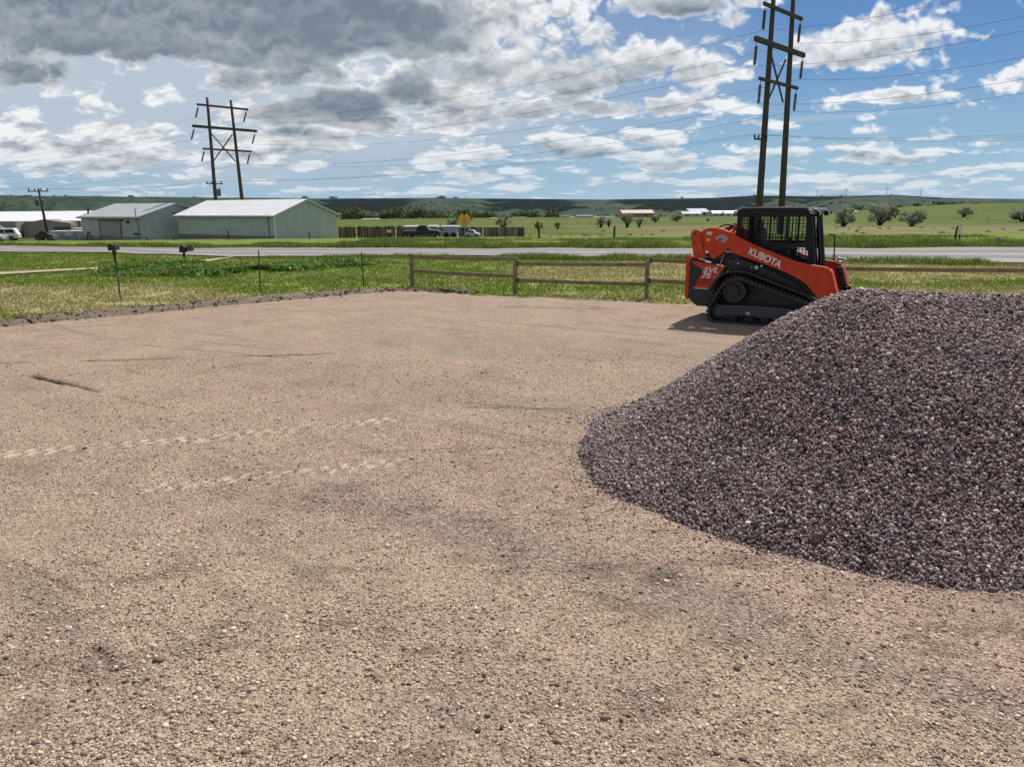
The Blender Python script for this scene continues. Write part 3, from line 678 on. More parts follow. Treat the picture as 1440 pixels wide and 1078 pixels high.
# ================================================================== GRASS
def on_road(x, y):
    yn = np.interp(x, [p[0] for p in near], [p[1] for p in near]); yf = np.interp(x, [p[0] for p in far], [p[1] for p in far])
    return (y > yn-.15) & (y < yf+.2)
TRK = [(p.x, p.y) for p in A]; TRK2 = [(p.x, p.y) for p in B]
def on_track(x, y):
    ya = np.interp(x, [p[0] for p in TRK], [p[1] for p in TRK]); yb = np.interp(x, [p[0] for p in TRK2], [p[1] for p in TRK2])
    return (y > ya-.1) & (y < yb+.1) & (x < TRK2[-1][0])
def build_grass():
    # lawn
    n = 330000
    y = 13+(rng.random(n)**1.15)*27; x = (rng.random(n)*2-1)*(y*.76+1)
    k = (~in_pad(x, y-.25)) & (~on_road(x, y)) & (~on_track(x, y)) & (fbm(x/.7, y/.7, 3, 110)+.3*rng.random(n) > .45); x, y = x[k], y[k]
    h = (.02+.05*rng.random(len(x)))*(.6+.9*fbm(x/1.5, y/1.5, 3, 111)); w = .012+.014*rng.random(len(x))+.0006*y
    hayz = (sm(-7, -9.5, x+(y-20)*.9)*sm(15, 17, y)*(1-sm(20.5, 23.5, y))+sm(-1, 3, x)*sm(20, 22.5, y)*(1-sm(27, 29.5, y))+sm(-1, 1.5, x)*(1-sm(18.3, 19.8, y))*.8)+(fbm(x/1.5, y/1.5, 3, 1)-.5)*1.6
    dry = rng.random(len(x)) < np.clip(hayz*1.1, .01, .85)
    for nm, sel, mt, lab in (('lawn_grass', ~dry, island('lawn_blade', [(0, (.13, .195, .022)), (.5, (.175, .245, .034)), (.93, (.22, .29, .045)), (1, (.34, .34, .12))], .7, .25, .3), 'short green lawn grass between the gravel yard and the road'),
                          ('dry_grass', dry, island('dry_blade', [(0, (.26, .23, .09)), (.5, (.46, .39, .20)), (1, (.62, .54, .32))], .8, .2, .25), 'patches of dry straw coloured grass lying in the lawn')):
        xs, ys = x[sel], y[sel]
        V, Fc = blades(np.stack([xs, ys, terrain(xs, ys)-.003], 1), h[sel], w[sel], .9)
        tag(link(nm, npmesh(nm, V, Fc), mt), lab, 'grass', kind='stuff')
    # verges and weeds: (x range, y function, count, height)
    P = []; H = []; Wd = []
    def patch(px0, px1, f0, f1, n, h0, h1, keep=.45, w0=.02):
        a = rng.random(n); 
        x0, x1 = px0, px1; x = x0+(x1-x0)*a; t = rng.random(n)
        y = f0(x)+(f1(x)-f0(x))*t
        cl = .5*fbm(x/1.1, y/1.1, 3, 120)+.5*fbm(x/4.5, y/3., 3, 121)
        k = (cl+.25*rng.random(n) > keep); x, y, cl = x[k], y[k], cl[k]
        P.append(np.stack([x, y, terrain(x, y)], 1)); H.append((h0+(h1-h0)*rng.random(len(x)))*np.clip((cl-.30)*4.0, .2, 1.5)*.78); Wd.append(np.full(len(x), w0)*(.6+.8*rng.random(len(x))))
    nf = lambda x: np.interp(x, [p[0] for p in near], [p[1] for p in near]); ff = lambda x: np.interp(x, [p[0] for p in far], [p[1] for p in far])
    patch(-10, 38, lambda x: ff(x)+.1, lambda x: ff(x)+2.6, 60000, .15, .48, .42, .024)        # far verge, lush
    patch(-42, -9, lambda x: ff(x)+.1, lambda x: ff(x)+3.2, 26000, .12, .30, .45, .026)
    patch(-10, 30, lambda x: ff(x)+2.5, lambda x: ff(x)+16, 60000, .05, .22, .5, .03)
    patch(-5.2, 24, lambda x: nf(x)-1.6, lambda x: nf(x)+.1, 26000, .10, .30, .47, .02)        # near verge
    patch(-11, -5, lambda x: nf(x)-1.2, lambda x: nf(x)+.1, 5000, .06, .2, .5, .02)
    V, Fc = blades(np.concatenate(P), np.concatenate(H), np.concatenate(Wd), .7)
    tag(link('tall_grass', npmesh('tall_grass', V, Fc), island('tall_blade', [(0, (.06, .11, .015)), (.4, (.13, .195, .03)), (.75, (.21, .275, .055)), (1, (.38, .37, .16))], .7, .25, .35)), 'tall uncut grass and weeds along both edges of the road', 'tall grass', kind='stuff')
    # dark green weed thicket in the ditch left of the fence
    n = 60000; c = [(gnd(205, 384), 1.3), (gnd(255, 384), 1.7), (gnd(300, 384), 1.8), (gnd(340, 380), 1.6), (gnd(385, 378), 1.8), (gnd(430, 374), 1.3), (gnd(475, 373), 1.2), (gnd(240, 377), 1.3)]
    idx = rng.integers(0, len(c), n); x = np.array([c[i][0].x for i in idx])+rng.normal(0, .75, n)*np.array([c[i][1] for i in idx])*.62; y = np.array([c[i][0].y for i in idx])+rng.normal(0, .55, n)*np.array([c[i][1] for i in idx])*.62
    k = (fbm(x/.8, y/.8, 3, 130) > .40) & (~on_road(x, y)); x, y = x[k], y[k]; n = len(x)
    hh = (.12+.26*rng.random(n))*(.3+1.2*fbm(x/.9, y/.9, 3, 131))
    P = np.stack([x, y, terrain(x, y)+rng.random(n)*hh*.6], 1)
    V, Fc = blades(P, hh*.42, .05+.05*rng.random(n), 2.4)
    tag(link('weed_thicket', npmesh('weed_thicket', V, Fc), island('weed_leaf', [(0, (.075, .145, .016)), (.5, (.135, .235, .028)), (.85, (.19, .30, .045)), (1, (.28, .36, .09))], .6, .3, .35)), 'thick dark green weeds growing in the ditch left of the rail fence', 'weeds', kind='stuff')
build_grass()

# ================================================================== RAIL FENCE
wood = paint('weathered_brown_wood', (.225, .17, .095), .8, .35, 5, bstr=.4)
def build_fence():
    g = 'posts and rails of the brown wooden fence'
    posts = [gnd(580, 403.5), gnd(725, 413.5), gnd(909, 420.5)]
    p3 = at(1128, 400, 16.3); p3.z = 0; p4 = at(1475, 400, 15.55); p4.z = 0; posts += [p3, p4]
    labs = ['brown square fence post at the left end of the two-rail fence', 'brown fence post in the middle of the open lawn, second from the left end', 'brown fence post just left of the orange track loader', 'brown fence post hidden behind the orange track loader', 'brown fence post beyond the gravel pile']
    root = empty('rail_fence', posts[0])
    tag(root, 'low brown wooden two-rail fence between the gravel yard and the lawn', 'fence')
    def part(mb, nm):
        return mb
    for i, p in enumerate(posts):
        mb = MB(); q = p-posts[0]; d = (posts[min(i+1, 4)]-posts[max(i-1, 0)]); rot = Matrix.Rotation(math.atan2(d.y, d.x), 3, 'Z')
        ht = .91
        mb.box(q+Vector((0, 0, ht/2-.05)), (.09, .09, ht+.1), rot)
        mb.build('post', wood, root, .008)
    hts = [(.76, .79, .34, .36), (.70, .70, .25, .26), (.76, .72, .30, .28), (.62, .66, .14, .13)]
    offs = [(-.0, .0), (-.02, .0), (.0, .0), (0., 0.)]
    hl = [((596, 361), (719, 364.3)), ((731, 370.3), (905, 372)), ((916, 365.8), (1125, 372)), ((1135, 376.5), (1475, 380.5))]
    ll = [((584, 380.3), (719, 388.5)), ((731, 393.5), (905, 399.3)), ((916, 394.5), (1125, 403)), ((1135, 407), (1475, 417))]
    for i in range(4):
        a = posts[i]; b = posts[i+1]
        for (pa, pb) in (hl[i], ll[i]):
            za = at(pa[0], pa[1], a.y).z; zb = at(pb[0], pb[1], b.y).z
            d = (b-a).normalized(); off = Vector((d.y, -d.x, 0))*(-.045)
            A_ = a+d*.052+Vector((0, 0, za)); B_ = b-d*.052+Vector((0, 0, zb))
            mb = MB(); L = (B_-A_).length; mid = (A_+B_)/2-posts[0]
            rot = (B_-A_).to_track_quat('X', 'Z').to_matrix()
            ns = 8
            pts = []
            for k in range(ns+1):
                t = k/ns; sagv = -.012*math.sin(math.pi*t)+random.uniform(-.003, .003)
                pts.append(A_.lerp(B_, t)+Vector((0, 0, sagv))-posts[0])
            nrm = Vector((d.y, -d.x, 0)); vs = []; fs = []
            for q in pts:
                for (sx, sz) in ((-1, -1), (1, -1), (1, 1), (-1, 1)): vs.append(q+nrm*sx*.019+Vector((0, 0, sz*.044)))
            for k in range(ns):
                for c in range(4): c2 = (c+1) % 4; fs.append((k*4+c, k*4+c2, k*4+4+c2, k*4+4+c))
            fs.append((3, 2, 1, 0)); fs.append((ns*4, ns*4+1, ns*4+2, ns*4+3))
            mb.add(vs, fs); mb.build('rail', wood, root, .004)
            # the dark bracket where the rail meets the post
            if i in (1, 2, 3):
                mb = MB(); mb.box(A_-posts[0]+d*.02+nrm*.0, (.05, .05, .12), Matrix.Rotation(math.atan2(d.y, d.x), 3, 'Z'))
                mb.build('bracket', paint('bracket_metal', (.05, .035, .025), .6), root, .004)
    return posts
FP = build_fence()

# ---- steel T-posts with white electric twine
tpm = paint('t_post_steel', (.035, .038, .035), .6, .3, 20); twm = paint('white_twine', (.42, .46, .34), .7, .1, 10)
def tpost(p, top, label, extra=False):
    r = empty('t_post', p); tag(r, label, 'fence post', 't-posts along the edge of the gravel yard')
    m = MB(); h = top.z-p.z; w = .030
    lean = Vector((top.x-p.x, 0, 0))
    for (dx, dy) in ((w, .006), (.006, w)):
        m.box((lean.x/2, (w/2 if dy == w else 0), h/2-.05), (dx, dy, h+.1), Matrix(((1, 0, lean.x/h), (0, 1, 0), (0, 0, 1))).to_3x3())
    for k in range(int(h/.06)): m.box((lean.x*(k*.06/h), -.006, .06*k+.05), (.012, .008, .018))
    m.build('post', tpm, r)
    for z in (.42, .73):
        m = MB(); m.box((lean.x*z/h, -.018, z), (.035, .03, .035)); m.build('insulator', twm if False else paint('insulator_black', (.03, .03, .03), .5), r, .006)
    if extra:
        m = MB(); m.box((.0, -.03, .62), (.07, .05, .06)); m.build('gate_handle', paint('grey_bracket', (.16, .16, .15), .7), r, .006)
    return r
tp = [(gnd(169.5, 423.5), (160, 341)), (gnd(366, 410), (363.5, 352)), (gnd(511.5, 403), (508.5, 354))]
tl = ['leftmost thin steel T-post, tallest, with a grey bracket on its shaft', 'thin steel T-post in front of the dark green weeds', 'thin steel T-post nearest the wooden rail fence']
for i, (g, t) in enumerate(tp): tpost(g, at(t[0], t[1], g.y), tl[i], i == 0)
def wire_mesh(name, pts, r, mat, parent=None):
    m = MB(); m.tube(pts, r, 5); return m.build(name, mat, parent, smooth=True)
def sagline(a, b, sag, n=14):
    return [a.lerp(b, t/n)+Vector((0, 0, -4*sag*(t/n)*(1-t/n))) for t in range(n+1)]
tw = empty('electric_fence_line', tp[0][0]); tag(tw, 'two thin white fence twines strung between the T-posts and rail fence', 'fence wire')
P_ = [Vector((-15.5, 14.6, 0))]+[p[0] for p in tp]+[FP[0]]
for (z, ztab) in ((.73, (.7, .68, .72, .68, .60)), (.42, (.42, .40, .42, .36, .40))):
    pts = []
    for i in range(4):
        a = P_[i]+Vector((0, -.03, ztab[i])); b = P_[i+1]+Vector((0, -.03, ztab[i+1]))
        pts += [q-tp[0][0] for q in sagline(a, b, .03)][(0 if i == 0 else 1):]
    wire_mesh('twine', pts, .003, twm, tw)

# ================================================================== TRACK LOADER
def build_loader():
    TH = R(32); O = gnd(1005, 455); c, s = math.cos(TH), math.sin(TH)
    root = empty('track_loader', (O.x+.83*s, O.y+.83*c, .012), -TH)
    tag(root, 'orange and black compact track loader parked behind the gravel pile', 'track loader')
    orange = paint('orange_paint', (.56, .045, .008), .55, .06, 2, spec=.25, dirt=((.33, .20, .13), .42))
    dark = paint('charcoal_paint', (.010, .012, .017), .5, .2, 3, dirt=((.10, .085, .07), .16))
    blk = paint('cab_black', (.006, .008, .013), .5, spec=.3) if True else paint('cab_black', (.012, .013, .016), .35, .2, 3)
    rub = paint('track_rubber', (.022, .021, .022), .75, .3, 8, dirt=((.13, .105, .08), .35))
    steelb = paint('blue_grey_steel', (.035, .045, .062), .45, .2, 3, dirt=((.2, .16, .12), .3))
    silver = paint('bare_steel', (.45, .45, .44), .35, .15, 8, metal=.8)
    white = paint('white_lettering', (.75, .75, .73), .5, .04, 4)
    def side(sy):   # near side is sy=-1
        Y = lambda a: sy*a
        # ---- track
        path = chaikin([(-.02, 0), (-.115, .05), (-.155, .16), (-.15, .26), (-.10, .42), (.10, .74), (.20, .825), (.33, .86), (.46, .85), (.62, .79), (1.58, .50), (1.74, .43), (1.84, .31), (1.85, .17), (1.76, .05), (1.62, 0)], 2, True)
        n = len(path); ctr = []
        mb = MB(); inn = []
        for i in range(n):
            a = Vector(path[i-1]); b = Vector(path[(i+1) % n]); t = (b-a).normalized(); nn = Vector((-t.y, t.x)); p = Vector(path[i])
            if (p+nn*.02-Vector((.85, .35))).length > (p-Vector((.85, .35))).length: nn = -nn
            inn.append(p+nn*.045)
        y0, y1 = Y(.51), Y(.83)
        vs = [];
        for i in range(n): vs += [(path[i][0], y0, path[i][1]), (path[i][0], y1, path[i][1]), (inn[i].x, y1, inn[i].y), (inn[i].x, y0, inn[i].y)]
        fs = []
        for i in range(n):
            j = (i+1) % n
            for k in range(4): k2 = (k+1) % 4; fs.append((i*4+k, i*4+k2, j*4+k2, j*4+k))
        mb.add(vs, fs)
        pl = [Vector(p) for p in path]+[Vector(path[0])]; acc = 0; nxt = 0; kk = 0
        for i in range(len(pl)-1):
            a, b = pl[i], pl[i+1]; L = (b-a).length
            while nxt <= acc+L:
                p = a.lerp(b, (nxt-acc)/L); t = (b-a).normalized(); ang = math.atan2(t.y, t.x); nrm = Vector((t.y, -t.x))
                if nrm.dot(p-Vector((.85, .35))) < 0: nrm = -nrm
                q = p+nrm*.014
                rot = Matrix.Rotation(-ang, 3, 'Y')
                off = .0 if kk % 2 else .0
                if q.y > .02 or True:
                    mb.box((q.x, Y(.75), max(q.y, -.0)), (.036, .15, .034), rot); mb.box((q.x+t.x*.03, Y(.59), max(q.y+t.y*.03, 0)), (.036, .15, .034), rot)
                q2 = p-nrm*.065; mb.box((q2.x, Y(.67), q2.y), (.04, .06, .05), rot)
                nxt += .077; kk += 1
            acc += L
        tr = mb.build('track', rub, root, 0)
        mb = MB()   # drive sprocket: disc, ring of pins
        def disc(mb, cx, cz, r, ya, yb, nseg=28):
            mb.prism([(cx+r*math.cos(2*math.pi*k/nseg), cz+r*math.sin(2*math.pi*k/nseg)) for k in range(nseg)], ya, yb)
        disc(mb, .30, .60, .175, Y(.60), Y(.74)); disc(mb, .30, .60, .10, Y(.74), Y(.785)); disc(mb, .30, .60, .205, Y(.64), Y(.655)); disc(mb, .30, .60, .205, Y(.72), Y(.735))
        mb.build('sprocket', dark, tr, .004)
        mb = MB()
        for k in range(15):
            a = 2*math.pi*k/15; disc(mb, .30+.19*math.cos(a), .60+.19*math.sin(a), .017, Y(.62), Y(.765), 8)
        for k in range(9):
            a = 2*math.pi*k/9; disc(mb, .30+.13*math.cos(a), .60+.13*math.sin(a), .010, Y(.735), Y(.755), 6)
        mb.build('sprocket_bolts', paint('worn_pin', (.09, .085, .08), .5), tr)
        for (cx, cz, r, nm) in ((.02, .215, .13, 'idler_wheel'), (1.66, .245, .185, 'idler_wheel'), (.32, .12, .075, 'roller'), (.60, .12, .075, 'roller'), (.88, .12, .075, 'roller'), (1.16, .12, .075, 'roller'), (1.40, .12, .075, 'roller')):
            mb = MB(); disc(mb, cx, cz, r, Y(.60), Y(.76)); disc(mb, cx, cz, r*.45, Y(.76), Y(.785)); mb.build(nm, dark, tr, .006)
        mb = MB(); fr = chaikin([(-.02, .14), (.0, .31), (.12, .345), (1.05, .36), (1.45, .33), (1.55, .25), (1.5, .13), (1.1, .12), (.9, .165), (.2, .165), (.1, .13)], 1, True)
        mb.prism(fr, Y(.62), Y(.79)); tf = mb.build('track_frame', steelb, tr, .012)
        mb = MB(); mb.box((.59, Y(.80), .215), (.085, .02, .055)); mb.build('grease_cover', silver, tf, .008)
        # ---- chassis side / fender over the track
        mb = MB(); mb.prism([(-.18, .35), (-.14, .80), (.06, 1.05), (.20, 1.28), (.42, 1.18), (.90, 1.03), (1.30, .86), (1.55, .70), (1.75, .50), (1.75, .28), (.0, .28)], Y(.50), Y(.47)); mb.build('chassis_side', dark, root, .01)
        mb = MB(); prof = [(-.17, .62), (-.02, .86), (.14, .955), (.34, .985), (.52, .97), (.80, .88), (1.60, .60), (1.74, .50), (1.72, .47), (1.58, .57), (.78, .85), (.52, .935), (.34, .95), (.16, .92), (.02, .83), (-.13, .60)]
        mb.prism(prof, Y(.50), Y(.80)); mb.build('fender', dark, root, .006)
        mb = MB()
        mb.prism([(.10, 1.12), (.30, 1.20), (.62, 1.08), (1.0, .95), (1.38, .76), (1.5, .62), (.80, .87), (.5, .96), (.34, .985), (.14, .955), (.02, .90)], Y(.52), Y(.60)); mb.build('side_cover', dark, root, .012)
        for (bx, bz, rr) in ((.31, 1.10, .017), (.645, 1.035, .035), (.735, 1.065, .022), (.56, 1.035, .012), (.40, .93, .012)):
            mb = MB(); disc(mb, bx, bz, rr, Y(.60), Y(.635), 12); mb.build('fitting', silver if rr > .014 else white, root, .003)
        # ---- lift arm
        arm = [(-.385, 1.655), (-.33, 1.70), (-.22, 1.735), (-.10, 1.735), (.0, 1.715), (.15, 1.66), (.30, 1.575), (.45, 1.50), (.80, 1.36), (1.17, 1.225), (1.34, 1.165), (1.55, 1.125), (1.80, 1.095), (1.87, 1.075), (1.92, 1.0), (2.07, .60), (2.12, .34), (2.05, .22), (1.92, .22), (1.84, .40), (1.76, .52), (1.69, .61), (1.56, .76), (1.43, .85), (1.19, .965), (.82, 1.10), (.57, 1.175), (.32, 1.255), (.17, 1.315), (.08, 1.31), (-.02, 1.24), (-.11, 1.175), (-.16, 1.185), (-.20, 1.24), (-.235, 1.31), (-.30, 1.32)]
        mb = MB(); mb.prism(arm, Y(.615), Y(.72)); la = mb.build('lift_arm', orange, root, .012, segs=3)
        mb = MB()
        for k in range(5, 13):   # stiffening flange along the top edge
            pass
        mb.prism([(1.89, 1.06), (1.935, 1.01), (2.14, .36), (2.10, .33), (2.05, .60), (1.90, 1.0)], Y(.50), Y(.735)); mb.build('arm_flange', orange, la, .008)
        for (px_, pz_, r) in ((.14, 1.345, .028), (1.80, 1.03, .03), (-.02, 1.52, .022)):
            mb = MB(); disc(mb, px_, pz_, r, Y(.715), Y(.735), 16); mb.build('pin', dark if r < .03 else orange, la, .003)
        # rear link
        mb = MB(); mb.prism([(-.575, 1.60), (-.555, 1.665), (-.50, 1.70), (-.44, 1.70), (-.395, 1.67), (-.375, 1.60), (-.285, 1.17), (-.49, 1.17)], Y(.60), Y(.74)); rl = mb.build('rear_link', orange, root, .012, segs=3)
        mb = MB(); disc(mb, -.48, 1.62, .022, Y(.74), Y(.755), 14); mb.build('pin', dark, rl, .003)
        # lift cylinder
        mb = MB(); mb.tube([(-.10, Y(.56), .98), (.35, Y(.56), 1.10), (.62, Y(.56), 1.15)], .035, 12); mb.tube([(-.22, Y(.57), .92), (-.02, Y(.57), 1.20)], .018, 10); mb.build('lift_cylinder', blk, root, smooth=True)
        mb = MB(); mb.tube([(-.06, Y(.60), .95), (.03, Y(.61), 1.24)], .011, 8); mb.build('cylinder_rod', silver, root, smooth=True)
        # ---- rear body side panels
        mb = MB(); mb.prism([(-.585, .42), (-.60, 1.13), (-.55, 1.18), (.10, 1.04), (.08, .98), (-.185, .30), (-.405, .275)], Y(.46), Y(.695)); sb = mb.build('engine_side_panel', dark, root, .015)
        mb = MB(); mb.prism([(-.52, 1.125), (.095, 1.035), (.075, 1.0), (-.165, .60), (-.475, .605), (-.33, .90), (-.315, .965), (-.53, 1.085)], Y(.695), Y(.708)); rp = mb.build('orange_side_panel', orange, sb, .004)
        mb = MB()
        for k in range(3): mb.box((-.285+k*.02, Y(.711), .70+k*.045), (.19, .006, .012))
        mb.build('vent_slots', dark, rp)
        mb = MB(); mb.box((-.325, Y(.711), .617), (.30, .007, .018)); mb.build('panel_lip', silver, rp, .002)
        mb = MB(); mb.prism([(-.655, 1.13), (-.64, 1.20), (-.56, 1.215), (-.50, 1.20), (-.545, 1.17), (-.575, 1.12), (-.575, .42), (-.615, .39), (-.65, .43)], Y(.50), Y(.70)); mb.build('rear_corner', orange, root, .012)
        # ---- lettering on the arm
        def text(body, loc, size, ang, mat, parent, shear=0, off=.012, sx=1.0):
            cu = bpy.data.curves.new('lettering', 'FONT'); cu.body = body; cu.size = size; cu.extrude = .002; cu.offset = off*size; cu.shear = shear; cu.align_x = 'LEFT'
            o = bpy.data.objects.new('lettering', cu); COL.objects.link(o); cu.materials.append(mat)
            o.parent = parent
            if sy < 0: M = Matrix.Translation(loc) @ Matrix.Rotation(-ang, 4, 'Y') @ Matrix.Rotation(R(90), 4, 'X')
            else: M = Matrix.Translation(loc) @ Matrix.Rotation(-ang, 4, 'Y') @ Matrix.Rotation(R(180), 4, 'Z') @ Matrix.Rotation(R(90), 4, 'X')
            me = bpy.data.meshes.new_from_object(o); me.name = 'lettering'; bpy.data.objects.remove(o); o = bpy.data.objects.new('lettering', me); COL.objects.link(o); o.parent = parent
            o.matrix_local = M @ Matrix.Diagonal((sx, 1, 1, 1)); return o
        if sy < 0:
            text('KUBOTA', (.495, -.723, 1.285), .172, math.atan2(-.235, .57), white, la, 0, .026, .90)
            text('SVL', (-.315, -.711, .925), .135, R(-1), white, rp, .35, .02, 1.35)
            text('75', (-.345, -.711, .815), .135, R(-1), white, rp, .35, .025, 1.25)
            text('-2', (-.12, -.711, .812), .10, R(-1), white, rp, .35, .01, 1.2)
        else:
            text('KUBOTA', (1.08, .723, 1.075), .178, math.atan2(-.235, .57), white, la, 0, .030, 1.0)
        # stickers
        for (x_, z_, w_, h_, cc, nm) in ((-.225, 1.635, .10, .055, (.62, .62, .56), 'white_sticker'), (-.235, 1.515, .075, .05, (.75, .42, .03), 'yellow_sticker')):
            mb = MB(); mb.box((x_, Y(.723), z_), (w_, .004, h_), Matrix.Rotation(R(4), 3, 'Y')); mb.build(nm, paint(nm, cc, .5, .1, 20), la)
        mb = MB(); mb.prism([(-.105, 1.555), (-.02, 1.60), (.02, 1.625), (.06, 1.60), (.125, 1.545), (.07, 1.48), (-.03, 1.485)], Y(.72), Y(.724)); dc = mb.build('diamond_decal', paint('decal_grey', (.50, .48, .47), .5, .1, 9), la)
        mb = MB()
        for k in range(4): mb.box((.012, Y(.726), 1.50+k*.02), (.12+.02*min(k, 3), .003, .009), Matrix.Rotation(R(3), 3, 'Y'))
        mb.prism([(-.02, 1.592), (.02, 1.607), (.055, 1.588), (.02, 1.582)], Y(.724), Y(.7275)); mb.build('decal_lines', paint('decal_dark', (.16, .14, .15), .5), dc)
    side(-1); side(1)
    # ---- centre body
    mb = MB(); mb.box((.62, 0, .46), (2.1, .94, .42)); mb.prism([(-.2, .3), (-.2, 1.1), (.25, 1.15), (1.6, .9), (1.72, .66), (1.72, .3)], -.44, .44); mb.build('chassis', dark, root, .02)
    mb = MB(); mb.prism([(-.63, .42), (-.64, 1.14), (-.56, 1.19), (.2, 1.22), (.2, .40), (-.40, .29)], -.50, .50); mb.build('engine_bay', dark, root, .02)
    mb = MB(); mb.prism([(-.655, .44), (-.665, 1.12), (-.61, 1.20), (-.5, 1.225), (-.5, .4)], -.42, .42); rd = mb.build('rear_door', orange, root, .02)
    mb = MB(); 
    for k in range(7): mb.box((-.668, 0, .55+k*.07), (.012, .6, .03))
    mb.build('grille', blk, rd)
    mb = MB(); mb.prism([(-.55, 1.2), (-.5, 1.25), (.18, 1.30), (.22, 1.18)], -.45, .45); mb.build('engine_hood', dark, root, .02)
    for sy in (-1, 1):
        mb = MB(); mb.box((-.56, sy*.50, .98), (.02, .14, .09)); mb.build('tail_light', paint('red_lens', (.4, .01, .01), .2), root, .008)
    # cross tube between the arms, coupler at the front
    mb = MB(); mb.tube([(-.14, -.62, 1.60), (-.14, .62, 1.60)], .06, 16); mb.build('cross_tube', orange, root, smooth=True)
    mb = MB(); mb.tube([(2.0, -.62, .52), (2.0, .62, .52)], .07, 16); mb.build('front_cross_tube', orange, root, smooth=True)
    mb = MB(); mb.box((2.13, 0, .36), (.07, 1.05, .42), Matrix.Rotation(R(-12), 3, 'Y')); 
    for y in (-.42, .42): mb.box((2.08, y, .42), (.16, .08, .5), Matrix.Rotation(R(-12), 3, 'Y'))
    mb.build('quick_coupler', blk, root, .012)
    mb = MB(); mb.box((1.93, .50, .84), (.10, .12, .36), Matrix.Rotation(R(-18), 3, 'Y')); mb.build('tilt_cylinder', dark, root, .02)
    mb = MB(); mb.box((1.90, .40, 1.10), (.12, .15, .05)); mb.box((1.90, .44, 1.145), (.20, .07, .03)); mb.tube([(1.86, .36, 1.08), (1.86, .36, 1.20)], .018, 8); mb.tube([(1.94, .36, 1.08), (1.94, .36, 1.19)], .018, 8); mb.box((1.92, .42, 1.17), (.13, .03, .02)); mb.build('hydraulic_coupler', silver, root, .004)
    # ---- cab
    YB = .455
    outer = [(.205, 1.20), (.20, 1.60), (.215, 2.0), (.25, 2.055), (.31, 2.075), (1.38, 2.075), (1.45, 2.045), (1.485, 1.97), (1.61, 1.12), (1.62, .98), (.98, .98), (.6, 1.1)]
    def frame(y0, y1, holes, mat, name):
        """side plate with real openings, made with a triangle fill"""
        bm = bmesh.new(); rings = [outer]+holes; ed = []
        for r_ in rings:
            vv = [bm.verts.new((a, y0, b)) for a, b in r_]
            for i in range(len(vv)): ed.append(bm.edges.new((vv[i], vv[(i+1) % len(vv)])))
        bmesh.ops.triangle_fill(bm, use_beauty=True, use_dissolve=False, edges=ed)
        ret = bmesh.ops.extrude_face_region(bm, geom=list(bm.faces)); bmesh.ops.translate(bm, verts=[v for v in ret['geom'] if isinstance(v, bmesh.types.BMVert)], vec=(0, y1-y0, 0))
        bmesh.ops.recalc_face_normals(bm, faces=bm.faces)
        me = bpy.data.meshes.new(name); bm.to_mesh(me); bm.free(); return link(name, me, mat, root)
    win = chaikin([(.30, 1.52), (.295, 1.80), (.30, 1.92), (.36, 1.93), (1.33, 1.945), (1.405, 1.93), (1.425, 1.80), (1.43, 1.50), (1.38, 1.475), (.40, 1.475)], 1, True)
    low = [(1.0, 1.40), (1.42, 1.40), (1.475, 1.33), (1.50, 1.10), (1.44, 1.06), (1.1, 1.22), (.98, 1.33)]
    for sy in (-1, 1):
        cf = frame(sy*YB, sy*(YB+.035), [win, low], blk, 'cab_side')
        mb = MB()
        xs = [.33+k*.0605 for k in range(19)]
        for x_ in xs: mb.box((x_, sy*(YB+.012), 1.71), (.011, .006, .48))
        for k in range(8): mb.box((.86, sy*(YB+.012), 1.52+k*.0575), (1.16, .006, .011))
        for x_ in (.80, 1.10): mb.box((x_, sy*(YB+.016), 1.71), (.035, .012, .48))
        xs = [1.02+k*.06 for k in range(8)]
        for x_ in xs: mb.box((x_, sy*(YB+.012), 1.25), (.011, .006, .34))
        for k in range(5): mb.box((1.25, sy*(YB+.012), 1.14+k*.0575), (.5, .006, .011))
        mb.build('window_screen', blk, cf)
    mb = MB(); mb.prism([(.20, 1.99), (.23, 2.055), (.30, 2.085), (1.39, 2.087), (1.47, 2.05), (1.50, 1.985), (1.44, 1.985), (1.40, 2.03), (.30, 2.03), (.25, 1.985)], -YB-.02, YB+.02); rf = mb.build('cab_roof', blk, root, .012, segs=3)
    mb = MB()
    for k in range(5): mb.box((.85, -.3+k*.15, 2.092), (.85, .05, .012))
    mb.build('roof_ribs', blk, rf, .004)
    # brow over the front opening with work lights
    mb = MB(); mb.prism([(1.44, 1.96), (1.44, 2.05), (1.52, 2.075), (1.57, 2.06), (1.575, 2.02), (1.53, 1.97)], -YB-.03, YB+.05); br = mb.build('front_brow', paint('brow_grey', (.06, .075, .09), .35), root, .01)
    lens = paint('lamp_lens', (.7, .7, .68), .15, .03, 5)
    for (y, x_, z_) in ((-.50, 1.49, 2.0), (-.33, 1.565, 1.985), (.47, 1.58, 1.985)):
        mb = MB(); mb.tube([(x_-.05, y, z_), (x_+.03, y, z_)], .05, 14); hl_ = mb.build('headlight', blk, root, smooth=False)
        mb = MB(); mb.tube([(x_+.03, y, z_), (x_+.036, y, z_)], .034, 14); mb.build('lens', lens, hl_)
        if y < -.4: mb = MB(); mb.tube([(x_, y-.05, z_), (x_, y-.056, z_)], .02, 10); mb.build('bolt', silver, hl_)
    for y in (-.46, .46):
        mb = MB(); mb.tube([(.14, y, 1.985), (.22, y, 1.985)], .045, 14); hl_ = mb.build('rear_work_light', blk, root)
        mb = MB(); mb.tube([(.134, y, 1.985), (.14, y, 1.985)], .033, 14); mb.build('lens', lens, hl_)
        mb = MB(); mb.tube([(.18, y-.05, 1.985), (.18, y-.046, 1.985)], .02, 12); mb.build('bolt', silver, hl_)
    # front posts, door frame, rear frame
    mb = MB()
